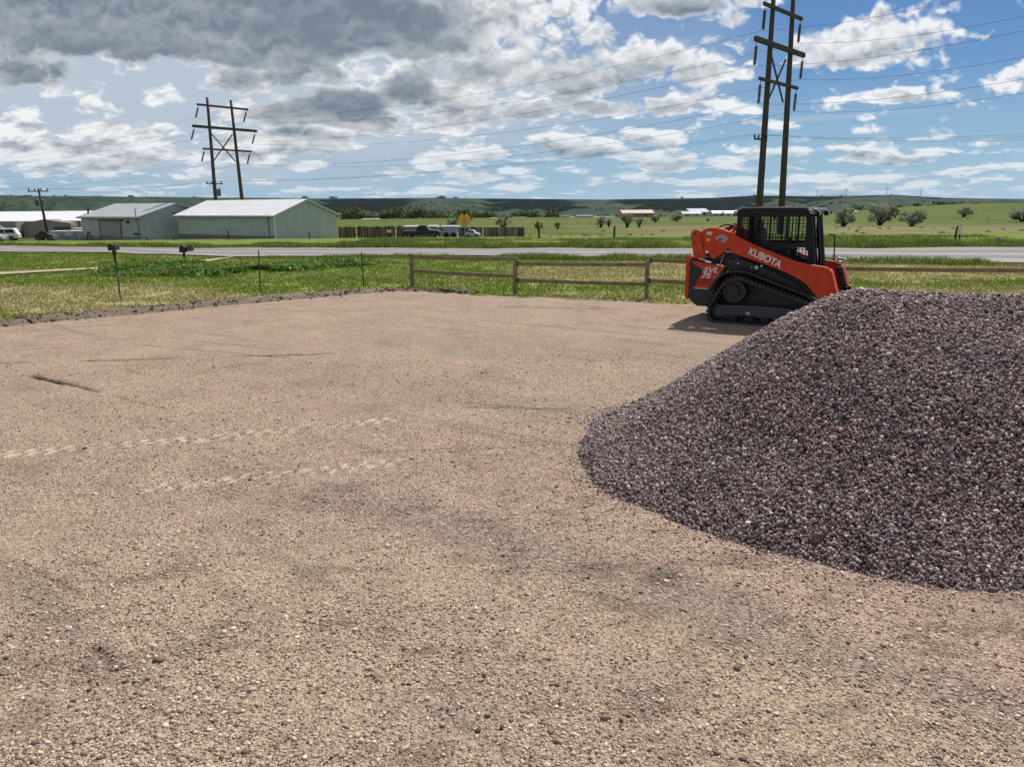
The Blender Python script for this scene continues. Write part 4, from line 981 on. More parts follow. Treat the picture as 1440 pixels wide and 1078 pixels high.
    for y in (-.455, .455): mb.tube([(1.455, y, 2.03), (1.60, y, 1.0)], .038, 8)
    mb.tube([(1.46, -.45, 2.0), (1.46, .45, 2.0)], .035, 8); mb.tube([(1.60, -.45, 1.0), (1.60, .45, 1.0)], .03, 8)
    for y in (-.30, .30): mb.box((1.555, y, 1.52), (.03, .03, 1.0), Matrix.Rotation(R(-8), 3, 'Y'))
    mb.build('front_frame', blk, root)
    mb = MB(); mb.box((1.515, .36, 1.52), (.02, .20, .98), Matrix.Rotation(R(-8), 3, 'Y')); mb.build('front_pillar', blk, root, .01)
    mb = MB(); mb.box((.215, 0, 1.30), (.03, .92, .36)); mb.box((.215, -.40, 1.75), (.03, .12, .6)); mb.box((.215, .40, 1.75), (.03, .12, .6)); mb.build('rear_frame', blk, root, .005)
    mb = MB()
    for k in range(12): mb.box((.22, -.33+k*.06, 1.72), (.006, .010, .5))
    for k in range(8): mb.box((.22, 0, 1.5+k*.06), (.006, .7, .010))
    mb.build('rear_screen', blk, root)
    gm, nt, b = newmat('tinted_glass'); b.inputs['Base Color'].default_value = (.86, .94, .90, 1); b.inputs['Roughness'].default_value = .02; b.inputs['Transmission Weight'].default_value = 1; b.inputs['IOR'].default_value = 1.05; b.inputs['Specular IOR Level'].default_value = .6
    for sy in (-1, 1):
        mb = MB(); mb.box((.86, sy*.445, 1.71), (1.15, .004, .48)); mb.build('side_glass', gm, root)
    # inside: seat, arm rests, joysticks
    seatm = paint('black_vinyl', (.02, .022, .03), .55, .2, 6)
    mb = MB(); mb.box((.80, 0, 1.12), (.50, .50, .14)); mb.box((.55, 0, 1.42), (.14, .48, .58), Matrix.Rotation(R(-8), 3, 'Y')); mb.box((.50, 0, 1.77), (.09, .26, .16)); mb.build('seat', seatm, root, .04, segs=3)
    for y in (-.33, .33):
        mb = MB(); mb.box((.92, y, 1.30), (.42, .10, .10)); mb.tube([(1.10, y, 1.33), (1.12, y, 1.50)], .02, 8); mb.box((1.125, y, 1.53), (.05, .05, .10)); mb.build('joystick', seatm, root, .01)
    mb = MB(); mb.box((1.45, .22, 1.50), (.03, .16, .12)); mb.build('display', seatm, root, .01)
    # looped hydraulic hoses behind the cab
    for (pts, r) in (([(-.15, -.50, 1.66), (-.10, -.48, 1.76), (.05, -.46, 1.79), (.20, -.46, 1.76), (.33, -.46, 1.64)], .014), ([(.02, -.40, 1.58), (.05, -.40, 1.74), (.14, -.40, 1.80), (.24, -.42, 1.78)], .02), ([(.04, -.30, 1.52), (.08, -.30, 1.66), (.16, -.32, 1.71), (.24, -.34, 1.68)], .016)):
        mb = MB(); mb.tube(chaikin(pts, 2), r, 8); mb.build('hose', blk, root, smooth=True)
    # hooped grab rod on the far front side
    mb = MB(); mb.tube(chaikin([(1.64, .46, 1.60), (1.72, .46, 1.60), (1.755, .46, 1.57), (1.77, .46, 1.12)], 2), .012, 8); mb.build('grab_rod', blk, root, smooth=True)
    mb = MB(); mb.tube([(.95, -.51, 1.19), (1.2, -.51, 1.10), (1.3, -.51, 1.06)], .008, 6); mb.build('trim_strip', silver, root)
build_loader()

# ================================================================== POWER LINES
polem = paint('dark_pole_wood', (.065, .055, .042), .85, .3, 1.5, bstr=.3); insm = paint('insulator_brown', (.035, .022, .022), .35, .2, 4)
AD = Vector((.70, .714, 0))
def tower(name, px0, px1, Y0, label, top_px, arms, brace, sw, under):
    """two pole frame; poles at base pixels (x, y)"""
    pL = onT(px0, Y0); 
    best = None
    for k in range(60, 700):      # second pole along the arm direction
        q = pL+AD*(k/100); r_ = math.hypot(q.x, 1)
        d = abs((q.x/q.y)-uv(px1, 330)[0])
        if best is None or d < best[0]: best = (d, k/100)
    sp = best[1]; pR = pL+AD*sp; pR.z = th(pR.x, pR.y)
    root = empty(name, pL); tag(root, label, 'transmission tower', 'two-pole wooden transmission towers')
    for p, (tx, ty) in ((pL, top_px[0]), (pR, top_px[1])):
        ztop = at(tx, ty, p.y).z; tp_ = at(tx, ty, p.y); off = p-pL
        # all but plumb
        t_ = Vector((p.x+(tp_.x-p.x)*.6, p.y, ztop))-pL
        mb = MB(); n = 7; mb.tube([off.lerp(t_, i/n)+Vector((0, 0, -.4 if i == 0 else 0)) for i in range(n+1)], [.30-.13*i/n for i in range(n+1)], 12); mb.build('pole', polem, root, smooth=True)
    ends = []
    for (la, ra, thick) in arms:
        # intersect pixel rays with the vertical plane through the two poles
        def hit(pp):
            r_ = ray(*pp); nrm = Vector((AD.y, -AD.x, 0)); C_ = Vector((0, 0, CH)); t = (pL-C_).dot(nrm)/Vector(r_).dot(nrm); return C_+Vector(r_)*t
        a = hit(la); b = hit(ra); zc = (a.z+b.z)/2; a.z = zc+(a.z-zc)*.35; b.z = zc+(b.z-zc)*.35
        a += Vector((AD.y, -AD.x, 0))*.22; b += Vector((AD.y, -AD.x, 0))*.22
        mb = MB(); d = (b-a); rot = d.to_track_quat('X', 'Z').to_matrix(); mb.box((a+b)/2-pL, (d.length, thick*.7, thick), rot); mb.build('crossarm', polem, root, .01)
        for e, sgn in ((a, 1), (b, -1)):
            p0 = e+AD*(.25*sgn)+Vector((0, 0, -thick/2)); ln = 1.75
            dirv = (-AD*math.sin(sw)+Vector((0, 0, -math.cos(sw)))); p1 = p0+dirv*ln
            mb = MB(); mb.tube([p0-pL, p0+dirv*.35-pL], .025, 6)
            nd = 9
            for k in range(nd):
                c0 = p0+dirv*(.36+k*(ln-.4)/nd)-pL; c1 = c0+dirv*((ln-.4)/nd*.62); mb.tube([c0, c1], [.135, .10], 9)
            mb.tube([p0+dirv*.35-pL, p1-pL], .03, 6); mb.build('insulator', insm, root)
            ends.append(p1)
    for (a, b) in brace:
        A_, B_ = [None]*2
        def hit2(pp):
            r_ = ray(*pp); nrm = Vector((AD.y, -AD.x, 0)); C_ = Vector((0, 0, CH)); t = (pL-C_).dot(nrm)/Vector(r_).dot(nrm); return C_+Vector(r_)*t
        mb = MB(); mb.tube([hit2(a)-pL, hit2(b)-pL], .085, 6); mb.build('brace', polem, root)
    u_ends = []
    if under:
        (ux0, uy0, ux1, uy1) = under
        p0 = at(ux0, uy0, Y0-.3); p1 = at(ux1, uy1, Y0-.3); zc = (p0.z+p1.z)/2
        mb = MB(); d = p1-p0; mb.box((p0+p1)/2-pL, (d.length, .10, .14), d.to_track_quat('X', 'Z').to_matrix()); mb.build('lower_crossarm', polem, root, .01)
        for t in (.06, .35, .94):
            q = p0.lerp(p1, t); mb = MB(); mb.tube([q-pL+Vector((0, 0, .05)), q-pL+Vector((0, 0, .16)), q-pL+Vector((0, 0, .34))], [.03, .085, .05], 8); mb.build('pin_insulator', insm, root); u_ends.append(q+Vector((0, 0, .36)))
    return root, ends, u_ends, pL, pR
LT, LE, LU, LpL, LpR = tower('transmission_tower', 304.5, 346, 108, 'smaller two-pole wooden power tower standing in front of the long green shed', ((293, 137), (321.5, 141)),
    [((275.5, 146), (348, 155.5), .26), ((269.5, 176), (360, 186), .36), ((284, 208.5), (353, 214), .24)],
    [((297, 188), (331, 227)), ((327, 189), (300.5, 226))], R(20), (290, 258.5, 313, 258.5))
RT, RE, RU, RpL, RpR = tower('transmission_tower', 1067, 1097, 63, 'tall two-pole wooden power tower rising behind the orange track loader', ((1089, -16), (1112, -14)),
    [((1070.5, 4.5), (1124, 29), .26), ((1058.5, 52.5), (1127, 81), .36), ((1064, 109.5), (1118, 126), .24)],
    [((1084, 76), (1101, 144)), ((1105, 84), (1081, 139))], R(4), (1060, 195, 1079, 197))
# transformer on the left tower, service stubs
def transformer(p, root, s=1.0):
    mb = MB(); mb.tube([p, p+Vector((0, 0, .08)), p+Vector((0, 0, .9*s)), p+Vector((0, 0, 1.0*s))], [.20*s, .26*s, .26*s, .18*s], 14); mb.tube([p+Vector((.1, 0, 1.0*s)), p+Vector((.1, 0, 1.3*s))], [.05, .03], 6)
    mb.build('transformer', paint('transformer_grey', (.10, .11, .12), .5), root)
transformer(at(308.5, 276, 107.5)-LpL, LT)
wirem = paint('conductor_wire', (.05, .05, .055), .5, .1, 1)
names_l = ['top wire of the near side, strung between the two power towers', 'top wire of the far side', 'middle wire of the near side', 'middle wire of the far side', 'lowest wire of the near side', 'lowest wire of the far side']
nm6 = [('highest', 'left-hand'), ('highest', 'right-hand'), ('middle', 'left-hand'), ('middle', 'right-hand'), ('lowest', 'left-hand'), ('lowest', 'right-hand')]
# off-frame supports: farther down the valley to the left, nearer to the road on the right
rt_px = [(1500, -40), (1500, 10), (1500, 30), (1500, 68), (1500, 100), (1500, 120)]
lt_px = [(-60, 229), (-60, 236), (-60, 243), (-60, 251), (-60, 258), (-60, 263)]
for i in range(6):
    a, b = LE[i], RE[i]
    r0 = at(rt_px[i][0], rt_px[i][1], 40+(2.5 if i % 2 else 0)); l0 = at(lt_px[i][0], lt_px[i][1], 190+(3 if i % 2 else 0))
    root = empty('power_wire', a); tag(root, 'long thin overhead wire hanging from the %s %s insulators of both power towers' % (nm6[i][0], nm6[i][1]), 'power line', 'overhead wires of the transmission line')
    pts = sagline(l0, a, 1.2, 24)+sagline(a, b, 1.9, 40)[1:]+sagline(b, r0, .5, 20)[1:]
    wire_mesh('conductor', [p-a for p in pts], .012, wirem, root)

def util_pole(px_, ybase, ytop, Y, label, armw, nins=3, lean=0):
    p = onT(px_, Y); top = at(px_+lean, ytop, Y); root = empty('utility_pole', p); tag(root, label, 'utility pole')
    h = top.z-p.z; dx = top.x-p.x
    mb = MB(); mb.tube([(0, 0, -.3), (dx*.5, 0, h*.5), (dx, 0, h)], [.19, .16, .12], 10); mb.build('pole', polem, root, smooth=True)
    mb = MB(); mb.box((dx, -.15, h-.35), (armw, .12, .14)); mb.build('crossarm', polem, root, .01)
    e = []
    for k in range(nins):
        x = dx-armw/2+.15+(armw-.3)*k/(nins-1); mb = MB(); mb.tube([(x, -.15, h-.28), (x, -.15, h-.12), (x, -.15, h+.04)], [.03, .09, .05], 8); mb.build('insulator', insm, root); e.append(p+Vector((x, -.15, h+.05)))
    return root, e, p, h
UP, UE, up_, uh = util_pole(63, 341, 265, 100, 'dark utility pole with a single crossarm and transformers by the low tan building', 2.7, 4, -9)
transformer(at(52.5, 290, 99.6)-up_, UP, .9); transformer(at(60.5, 289, 99.6)-up_, UP, .8)
for i in range(3):
    a = UE[i]; b = LU[i]; root = empty('distribution_wire', a); tag(root, ['lowest leftmost thin wire from the utility pole to the left tower', 'thin wire from the utility pole crossarm middle to the left tower', 'thin wire from the right end of the utility pole crossarm to the left tower'][i], 'power line', 'thin wires of the lower line')
    c_ = RU[i]; l0 = at(-80, 262+3*i, 120)
    pts = sagline(l0, a, .3, 8)+sagline(a, b, .5, 16)[1:]+sagline(b, c_, 1.0, 30)[1:]+sagline(c_, at(1500, 186+4*i, 42), .3, 10)[1:]
    wire_mesh('conductor', [p-a for p in pts], .008, wirem, root)

# ================================================================== BUILDINGS
def siding(name, col, rough=.6):
    m, nt, b = newmat(name); tc = N(nt, 'ShaderNodeTexCoord').outputs['Object']
    sp = N(nt, 'ShaderNodeSeparateXYZ'); nt.links.new(tc, sp.inputs[0])
    s = mth(nt, 'ADD', sp.outputs[0], sp.outputs[1]); w = mth(nt, 'SINE', mth(nt, 'MULTIPLY', s, 2*math.pi/.30)); w = mth(nt, 'POWER', mth(nt, 'ABSOLUTE', w), 4.)
    n = noise(nt, tc, 1.2, 6, .65)
    mp = N(nt, 'ShaderNodeMapping'); mp.inputs['Scale'].default_value = (3, 3, .3); nt.links.new(tc, mp.inputs[0]); n2 = noise(nt, mp.outputs[0], 1.5, 5, .6)
    c = ramp(nt, [(.3, tuple(v*.86 for v in col)), (.7, tuple(min(1, v*1.1) for v in col))], n)
    c = mixc(nt, .35, c, ramp(nt, [(.35, (.8, .8, .78)), (.65, (1.08, 1.08, 1.08))], n2), 'MULTIPLY')
    nt.links.new(c, b.inputs['Base Color']); b.inputs['Roughness'].default_value = rough; nt.links.new(bump(nt, w, .6, .03), b.inputs['Normal']); return m
roof_white = siding('pale_metal_roof', (.80, .81, .82), .45); roof_grey = siding('grey_metal_roof', (.42, .45, .46), .5)
def shed(name, label, C, a, b, L, Dp, ze, zp, wall, roofm, ov=.35, cat='shed'):
    """C: near corner (front wall meets gable wall); a: unit vector along the long wall, b: along the gable"""
    root = empty(name, C); tag(root, label, cat)
    g = C.z; e = ze-g; pk = zp-g
    A_ = Vector((a[0], a[1], 0)).normalized(); B_ = Vector((b[0], b[1], 0)).normalized()
    P = lambda u, v, z: A_*u+B_*v+Vector((0, 0, z))
    mb = MB(); z0 = -1.2
    vs = [P(0, 0, z0), P(L, 0, z0), P(L, Dp, z0), P(0, Dp, z0), P(0, 0, e), P(L, 0, e), P(L, Dp, e), P(0, Dp, e), P(0, Dp/2, pk), P(L, Dp/2, pk)]
    mb.add(vs, [(0, 1, 5, 4), (1, 2, 6, 9, 5), (2, 3, 7, 6), (3, 0, 4, 8, 7)]); w = mb.build('wall', wall, root)
    sl = (pk-e)/(Dp/2); th_ = .14
    mb = MB()
    for (v0, v1, s) in ((-ov, Dp/2, 1), (Dp+ov, Dp/2, -1)):
        za = e-sl*ov+.03; zb = pk+.03
        q = [P(-ov, v0, za), P(L+ov, v0, za), P(L+ov, v1, zb), P(-ov, v1, zb)]
        mb.add(q+[x+Vector((0, 0, th_)) for x in q], [(0, 1, 2, 3), (7, 6, 5, 4), (0, 4, 5, 1), (1, 5, 6, 2), (2, 6, 7, 3), (3, 7, 4, 0)])
    rf = mb.build('roof', roofm, root)
    # trim: corner posts and fascia on the gable
    mb = MB(); mb.box(P(-.03, -.03, e/2-.3), (.16, .16, e-.1+.6), Matrix.Rotation(math.atan2(A_.y, A_.x), 3, 'Z')); mb.build('corner_trim', roofm, root)
    return root, P, e, pk, w
greenw = siding('pale_green_siding', (.50, .56, .50), .6); greyw = siding('blue_grey_siding', (.47, .51, .515), .6); greyw2 = siding('warm_grey_siding', (.36, .36, .33), .6)
phi = R(20)
C1 = onT(385, 88); ze = at(385, 303.5, 88).z; pm = C1+Vector((.545, .839, 0))*4.85; zp = at(429, 281.8, pm.y).z
S1, P1_, e1, pk1, w1 = shed('metal_shed', 'long pale green metal shed with white roof behind the smaller power tower', C1, (-.839, .545), (.545, .839), 18.6, 9.7, ze, zp, greenw, roof_white)
rt1 = Matrix.Rotation(math.atan2(.545, -.839), 3, 'Z')
mb = MB(); mb.box(P1_(1.0, -.05, 1.45), (.10, .05, 2.9), rt1); mb.box(P1_(1.0, -.08, 2.5), (.35, .10, .30), rt1); mb.build('downpipe', paint('pipe_grey', (.16, .18, .16), .6), S1)
mb = MB(); mb.box(P1_(1.35, -.06, 2.75), (.5, .06, .16), rt1); mb.build('meter_box', paint('box_grey', (.16, .17, .16), .6), S1)
C2 = onT(195, 96); ze2 = at(195, 305.5, 96).z; pm2 = C2+Vector((.53, .85, 0))*5.15; zp2 = at(246, 287.2, pm2.y).z
S2, P2_, e2, pk2, w2 = shed('metal_shed', 'blue-grey metal shed with closed garage door beside the long green shed', C2, (-.85, .53), (.53, .85), 13.3, 10.3, ze2, zp2, greyw, roof_grey)
rt2 = Matrix.Rotation(math.atan2(.53, -.85), 3, 'Z')
h2 = min(2.75, e2-.5)
mb = MB(); mb.box(P2_(6.6, -.03, h2/2), (4.6, .05, h2), rt2); gd = mb.build('garage_door', siding('door_panel', (.36, .36, .33)), S2)
mb = MB()
for k in range(4): mb.box(P2_(6.6, -.065, .5+k*h2/4.2), (4.5, .02, .04), rt2)
mb.build('panel_seams', paint('seam', (.2, .2, .18), .7), gd)
mb = MB(); mb.box(P2_(6.6, -.05, h2+.08), (4.9, .08, .16), rt2)
for u_ in (4.22, 8.98): mb.box(P2_(u_, -.05, h2/2), (.14, .08, h2), rt2)
mb.build('door_frame', paint('dark_trim', (.10, .10, .09), .7), S2)
mb = MB(); mb.box(P2_(.9, -.06, .75), (1.0, .1, .25), rt2); mb.build('wall_bench', paint('black_box', (.02, .02, .02), .6), S2)
for (u_, z_, s_) in ((3.6, h2+.1, .22), (2.4, e2-.6, .3)):
    mb = MB(); mb.box(P2_(u_, -.16, z_), (s_, .3, s_), rt2); mb.build('wall_lamp', paint('lamp_black', (.03, .03, .03), .5), S2, .03)
mb = MB(); mb.tube([P2_(-.4, -.4, 0), P2_(.2, -.35, e2+.9)], .06, 8); mb.tube([P2_(.2, -.35, e2+.9), P2_(.2, -.1, e2+1.05)], .05, 6); mb.build('service_mast', paint('mast_grey', (.12, .13, .13), .6), S2)
for i, v_ in enumerate((4.9, 5.8, 6.7)):
    mb = MB(); mb.box(P2_(-.03, v_, pk2-1.15), (.05, .35, .3), rt2); mb.build('gable_vent', paint('vent_dark', (.06, .07, .07), .6), S2)
mb = MB(); mb.tube([at(124, 305, 104)-C2, at(124, 294, 104)-C2], .12, 8); mb.box(at(124, 293, 104)-C2, (.36, .36, .1)); mb.build('flue', paint('flue_black', (.02, .02, .02), .6), S2)
for (rt_, P_f, e_, L_, o_) in ((rt1, P1_, e1, 18.6, S1), (rt2, P2_, e2, 13.3, S2)):
    mb = MB(); mb.box(P_f(L_/2, -.42, e_-.10), (L_+.7, .14, .13), rt_); mb.build('gutter', paint('gutter_metal', (.32, .34, .33), .5), o_)
    mb = MB(); mb.box(P_f(L_/2, -.04, .12), (L_, .06, .5), rt_); mb.build('base_trim', paint('base_concrete', (.22, .21, .19), .8, .3, 1), o_)
# low tan building at far left
tanw = siding('tan_siding', (.30, .265, .22), .7)
C3 = onT(112, 116); z3 = lambda y, Y=116: at(60, y, Y).z
S3, P3_, e3, pk3, w3 = shed('commercial_building', 'long low tan building with wide pale roof at the left edge', C3, (-1, 0), (0, 1), 26, 22, z3(311.5), at(60, 298.5, 127).z, tanw, roof_white, .5, 'building')
mb = MB(); xl = at(41, 320, 115).x-C3.x; xr = at(108, 320, 115).x-C3.x; xm = at(71, 320, 115).x-C3.x
zpk = z3(308.5, 113)-C3.z; zl = z3(314, 113)-C3.z
mb.add([(xl, -2.5, -1), (xr, -2.5, -1), (xr, -2.5, zl), (xm, -2.5, zpk), (xl, -2.5, zl), (xl, 2, -1), (xr, 2, -1), (xr, 2, zl), (xm, 2, zpk), (xl, 2, zl)], [(0, 1, 2, 3, 4), (5, 9, 8, 7, 6), (0, 4, 9, 5), (1, 6, 7, 2), (4, 3, 8, 9), (3, 2, 7, 8)]); mb.build('gable_front', tanw, S3)
mb = MB(); xq = at(-60, 320, 115).x-C3.x
zt = z3(323.5, 112)-C3.z
mb.box(((xl+xq)/2, -3.0, zt+.55), (xl-xq-.05, 2.0, 1.5)); mb.build('carport_fascia', tanw, S3)
mb = MB(); mb.box(((xl+xq)/2, -1.2, zt/2-.5), (xl-xq-.1, .2, zt+1.)); mb.build('carport_back_wall', paint('rust_brown_boards', (.085, .05, .025), .8, .35, 1), S3)
for k in range(3):
    mb = MB(); mb.box((xl-1.2-k*3.6, -3.7, zt/2-.5), (.16, .16, zt+1)); mb.build('carport_post', paint('post_grey', (.3, .28, .25), .7), S3)
mb = MB(); mb.box((xl-2.6, -1.35, zt*.55), (1.6, .1, .8)); mb.build('window', paint('dark_glass', (.015, .015, .02), .15), S3)
mb = MB(); mb.box(((xr+xm)/2+1.2, -2.56, z3(322, 113)-C3.z), (3.4, .08, .5)); mb.build('window', paint('brown_glass', (.07, .05, .045), .3), S3)
mb = MB(); q0 = at(-3, 316, 110)-C3; q1 = at(12, 326, 110)-C3; mb.tube([q0, q1], .09, 6); mb.build('roof_gutter', roof_white, S3)

# white and blue wrapped stack, white frame
C4 = onT(90, 104)
z4 = lambda y: at(90, y, 104).z-C4.z
root = empty('storage_container', C4); tag(root, 'long container with faded blue and white sheeting beside the utility pole', 'storage container')
hw = (at(117, 330, 104).x-at(63, 330, 104).x)/2
m4, nt, b = newmat('blue_white_sheeting'); tc = N(nt, 'ShaderNodeTexCoord').outputs['Object']
c = ramp(nt, [(.35, (.23, .26, .36)), (.5, (.36, .38, .46)), (.62, (.55, .55, .60)), (.7, (.30, .27, .38))], noise(nt, tc, 1.1, 6, .7)); nt.links.new(c, b.inputs['Base Color'])
mb = MB(); mb.box((0, 1.2, z4(326)/2-.4), (hw*2, 2.4, z4(326)+.8)); bd = mb.build('body', m4, root, .05)
mb = MB(); mb.box((0, 1.2, z4(326)+.06), (hw*2+.1, 2.5, .12)); mb.build('cover', paint('white_sheet', (.6, .6, .62), .6), root, .03)
mb = MB()
for k in range(14): mb.box((-hw+.3+k*hw*2/14, -.03, z4(332)/2), (.07, .05, z4(332)+.4))
mb.build('ribs', paint('rib_blue', (.25, .27, .37), .6), root)
mb = MB(); mb.box((hw*.12, -.04, z4(329)), (.9, .04, .45)); mb.build('panel', paint('panel_white', (.6, .6, .63), .6), root)
C5 = onT(119, 108); root = empty('white_trailer', C5); tag(root, 'cream boxy trailer half hidden behind the blue and white container', 'trailer')
z5 = lambda y: at(119, y, 108).z-C5.z; x5 = lambda x: at(x, 330, 108).x-C5.x
mb = MB(); mb.box(((x5(101)+x5(121))/2, 1, (z5(320)+.7)/2-.1), (x5(121)-x5(101), 2, z5(320)-.7)); mb.build('body', paint('cream_paint', (.62, .58, .47), .5, .08, 1), root, .08)
mb = MB(); mb.box(((x5(101)+x5(121))/2, 1, z5(320)-.12), (x5(121)-x5(101)+.1, 2.1, .14)); mb.build('roof', paint('cream_roof', (.7, .68, .6), .5), root, .03)
for xx_ in (.3, .7):
    mb = MB(); mb.tube([(x5(101)+(x5(121)-x5(101))*xx_, -.05, .3), (x5(101)+(x5(121)-x5(101))*xx_, .2, .3)], .33, 14); mb.build('wheel', paint('tyre', (.02, .02, .02), .8), root)

# ---- vehicles
tyre = paint('tyre_black', (.018, .018, .018), .85); glassd = paint('car_glass', (.015, .018, .022), .08); chrome = paint('bumper_grey', (.12, .12, .13), .4)
def vehicle(name, label, loc, rz, col, L, H, Wd, prof, win, cat, wheels=(.19, .80), wr=.33):
    root = empty(name, loc, rz); tag(root, label, cat); pm_ = paint(name+'_paint', col, .3, .06, 2)
    P = lambda l: [(x*L, z*H) for x, z in l]
    mb = MB(); mb.prism(P(prof), -Wd/2, Wd/2); body = mb.build('body', pm_, root, .07, segs=3)
    for sy in (-1, 1):
        mb = MB()
        for w_ in win: mb.prism(P(w_), sy*(Wd/2-.02), sy*(Wd/2+.012))
        mb.build('side_window', glassd, root)
    for wx in wheels:
        for sy in (-1, 1):
            mb = MB(); mb.tube([(wx*L, sy*(Wd/2-.2), wr), (wx*L, sy*(Wd/2+.03), wr)], wr, 18); w_ = mb.build('wheel', tyre, root, .02)
            mb = MB(); mb.tube([(wx*L, sy*(Wd/2+.03), wr), (wx*L, sy*(Wd/2+.045), wr)], wr*.58, 14); mb.build('rim', chrome, w_)
    for x_, nm, c_ in ((.995, 'headlight', (.6, .6, .58)), (.0, 'tail_light', (.3, .02, .02))):
        for sy in (-1, 1):
            mb = MB(); mb.box((x_*L, sy*(Wd/2-.22), .44*H), (.05, .3, .14)); mb.build(nm, paint(nm+'_lens', c_, .2), root, .02)
    for x_ in (-.01, 1.01): mb = MB(); mb.box((x_*L, 0, .22*H), (.12, Wd*.96, .18)); mb.build('bumper', chrome, root, .03)
    return root
suvp = [(0, .2), (0, .52), (.03, .60), (.08, .93), (.14, 1.0), (.58, 1.0), (.70, .66), (.97, .56), (1, .45), (1, .2)]
suvw = [[(.08, .64), (.12, .92), (.34, .92), (.34, .64)], [(.36, .64), (.36, .92), (.56, .92), (.66, .64)]]
pick = [(0, .25), (0, .58), (.36, .58), (.37, .62), (.42, .97), (.46, 1.0), (.62, 1.0), (.72, .66), (.97, .58), (1, .48), (1, .25)]
pickw = [[(.41, .66), (.45, .93), (.53, .93), (.53, .66)], [(.55, .66), (.55, .93), (.62, .93), (.69, .66)]]
sedan = [(0, .2), (0, .60), (.04, .66), (.17, .68), (.30, .98), (.36, 1.0), (.58, 1.0), (.74, .66), (.96, .56), (1, .42), (1, .2)]
sedw = [[(.22, .70), (.32, .93), (.45, .93), (.45, .70)], [(.47, .70), (.47, .93), (.58, .93), (.69, .70)]]
def vat(x, Y): p = onT(x, Y); return p
vehicle('suv', 'white car with dark side windows under the carport at the left edge', vat(23, 101), R(200), (.72, .72, .74), 2.2*1.9, 1.62, 1.8, suvp, suvw, 'car')
vehicle('parked_car', 'light grey car cut off by the left edge of the picture', vat(1, 98), R(185), (.42, .43, .45), 4.3, 1.15, 1.7, sedan, sedw, 'car', wr=.28)
vehicle('parked_car', 'dark rounded car parked just left of the utility pole', vat(47, 100), R(12), (.02, .022, .03), 1.6*1.4, 1.25, 1.6, sedan, sedw, 'car', wr=.26)
vehicle('pickup_truck', 'black pickup truck parked in front of the rusty board fence', vat(566, 92), R(-3), (.012, .013, .018), 4.6, 1.50, 1.85, pick, pickw, 'pickup truck')
vehicle('parked_car', 'silver car parked in front of the grey board fence', vat(655, 93), R(-6), (.42, .45, .50), 1.75*.95, .92, 1.5, sedan, sedw, 'car', wr=.22)
# ---- corral board fence
def board_fence(x0, x1, Y0, Y1, ytop, mat, name, label):
    a = onT(x0, Y0); b = onT(x1, Y1); root = empty(name, a); tag(root, label, 'board fence')
    d = (b-a); d.z = 0; L = d.length; d.normalize(); n = int(L/.20); mb = MB(); rot = Matrix.Rotation(math.atan2(d.y, d.x), 3, 'Z')
    for k in range(n):
        p = a+d*(k+.5)*L/n; z = th(p.x, p.y); zt_ = at((x0+x1)/2, ytop, (Y0+Y1)/2).z+random.uniform(-.05, .07)
        if random.random() < .03: continue
        mb.box((p.x-a.x, p.y-a.y, (z+zt_)/2-a.z), (.19, .03, zt_-z), rot @ Matrix.Rotation(random.uniform(-.04, .04), 3, 'Y'))
    mb.build('boards', mat, root)
    mb = MB()
    for f_ in (.3, .8): 
        q0 = Vector((0, .06, (zt_-a.z)*f_)); mb.tube([q0, q0+d*L+Vector((0, 0, b.z-a.z))], .05, 4)
    mb.build('rails', mat, root); return root
rustb = island('rusty_boards', [(0, (.05, .03, .022)), (.4, (.11, .07, .05)), (.8, (.17, .11, .08)), (1, (.23, .17, .12))], .9); greyb = island('grey_boards', [(0, (.05, .043, .035)), (.4, (.13, .115, .095)), (.85, (.22, .195, .16)), (1, (.33, .3, .25))], .9)
board_fence(474, 570, 98, 99, 318.5, rustb, 'board_fence', 'rusty brown upright board fence to the right of the green shed')
board_fence(640, 738, 99, 97, 319.5, greyb, 'board_fence', 'grey upright board fence right of the yellow diamond sign')
board_fence(570, 641, 103, 103, 320, rustb, 'board_fence', 'brown board fence behind the black pickup truck')
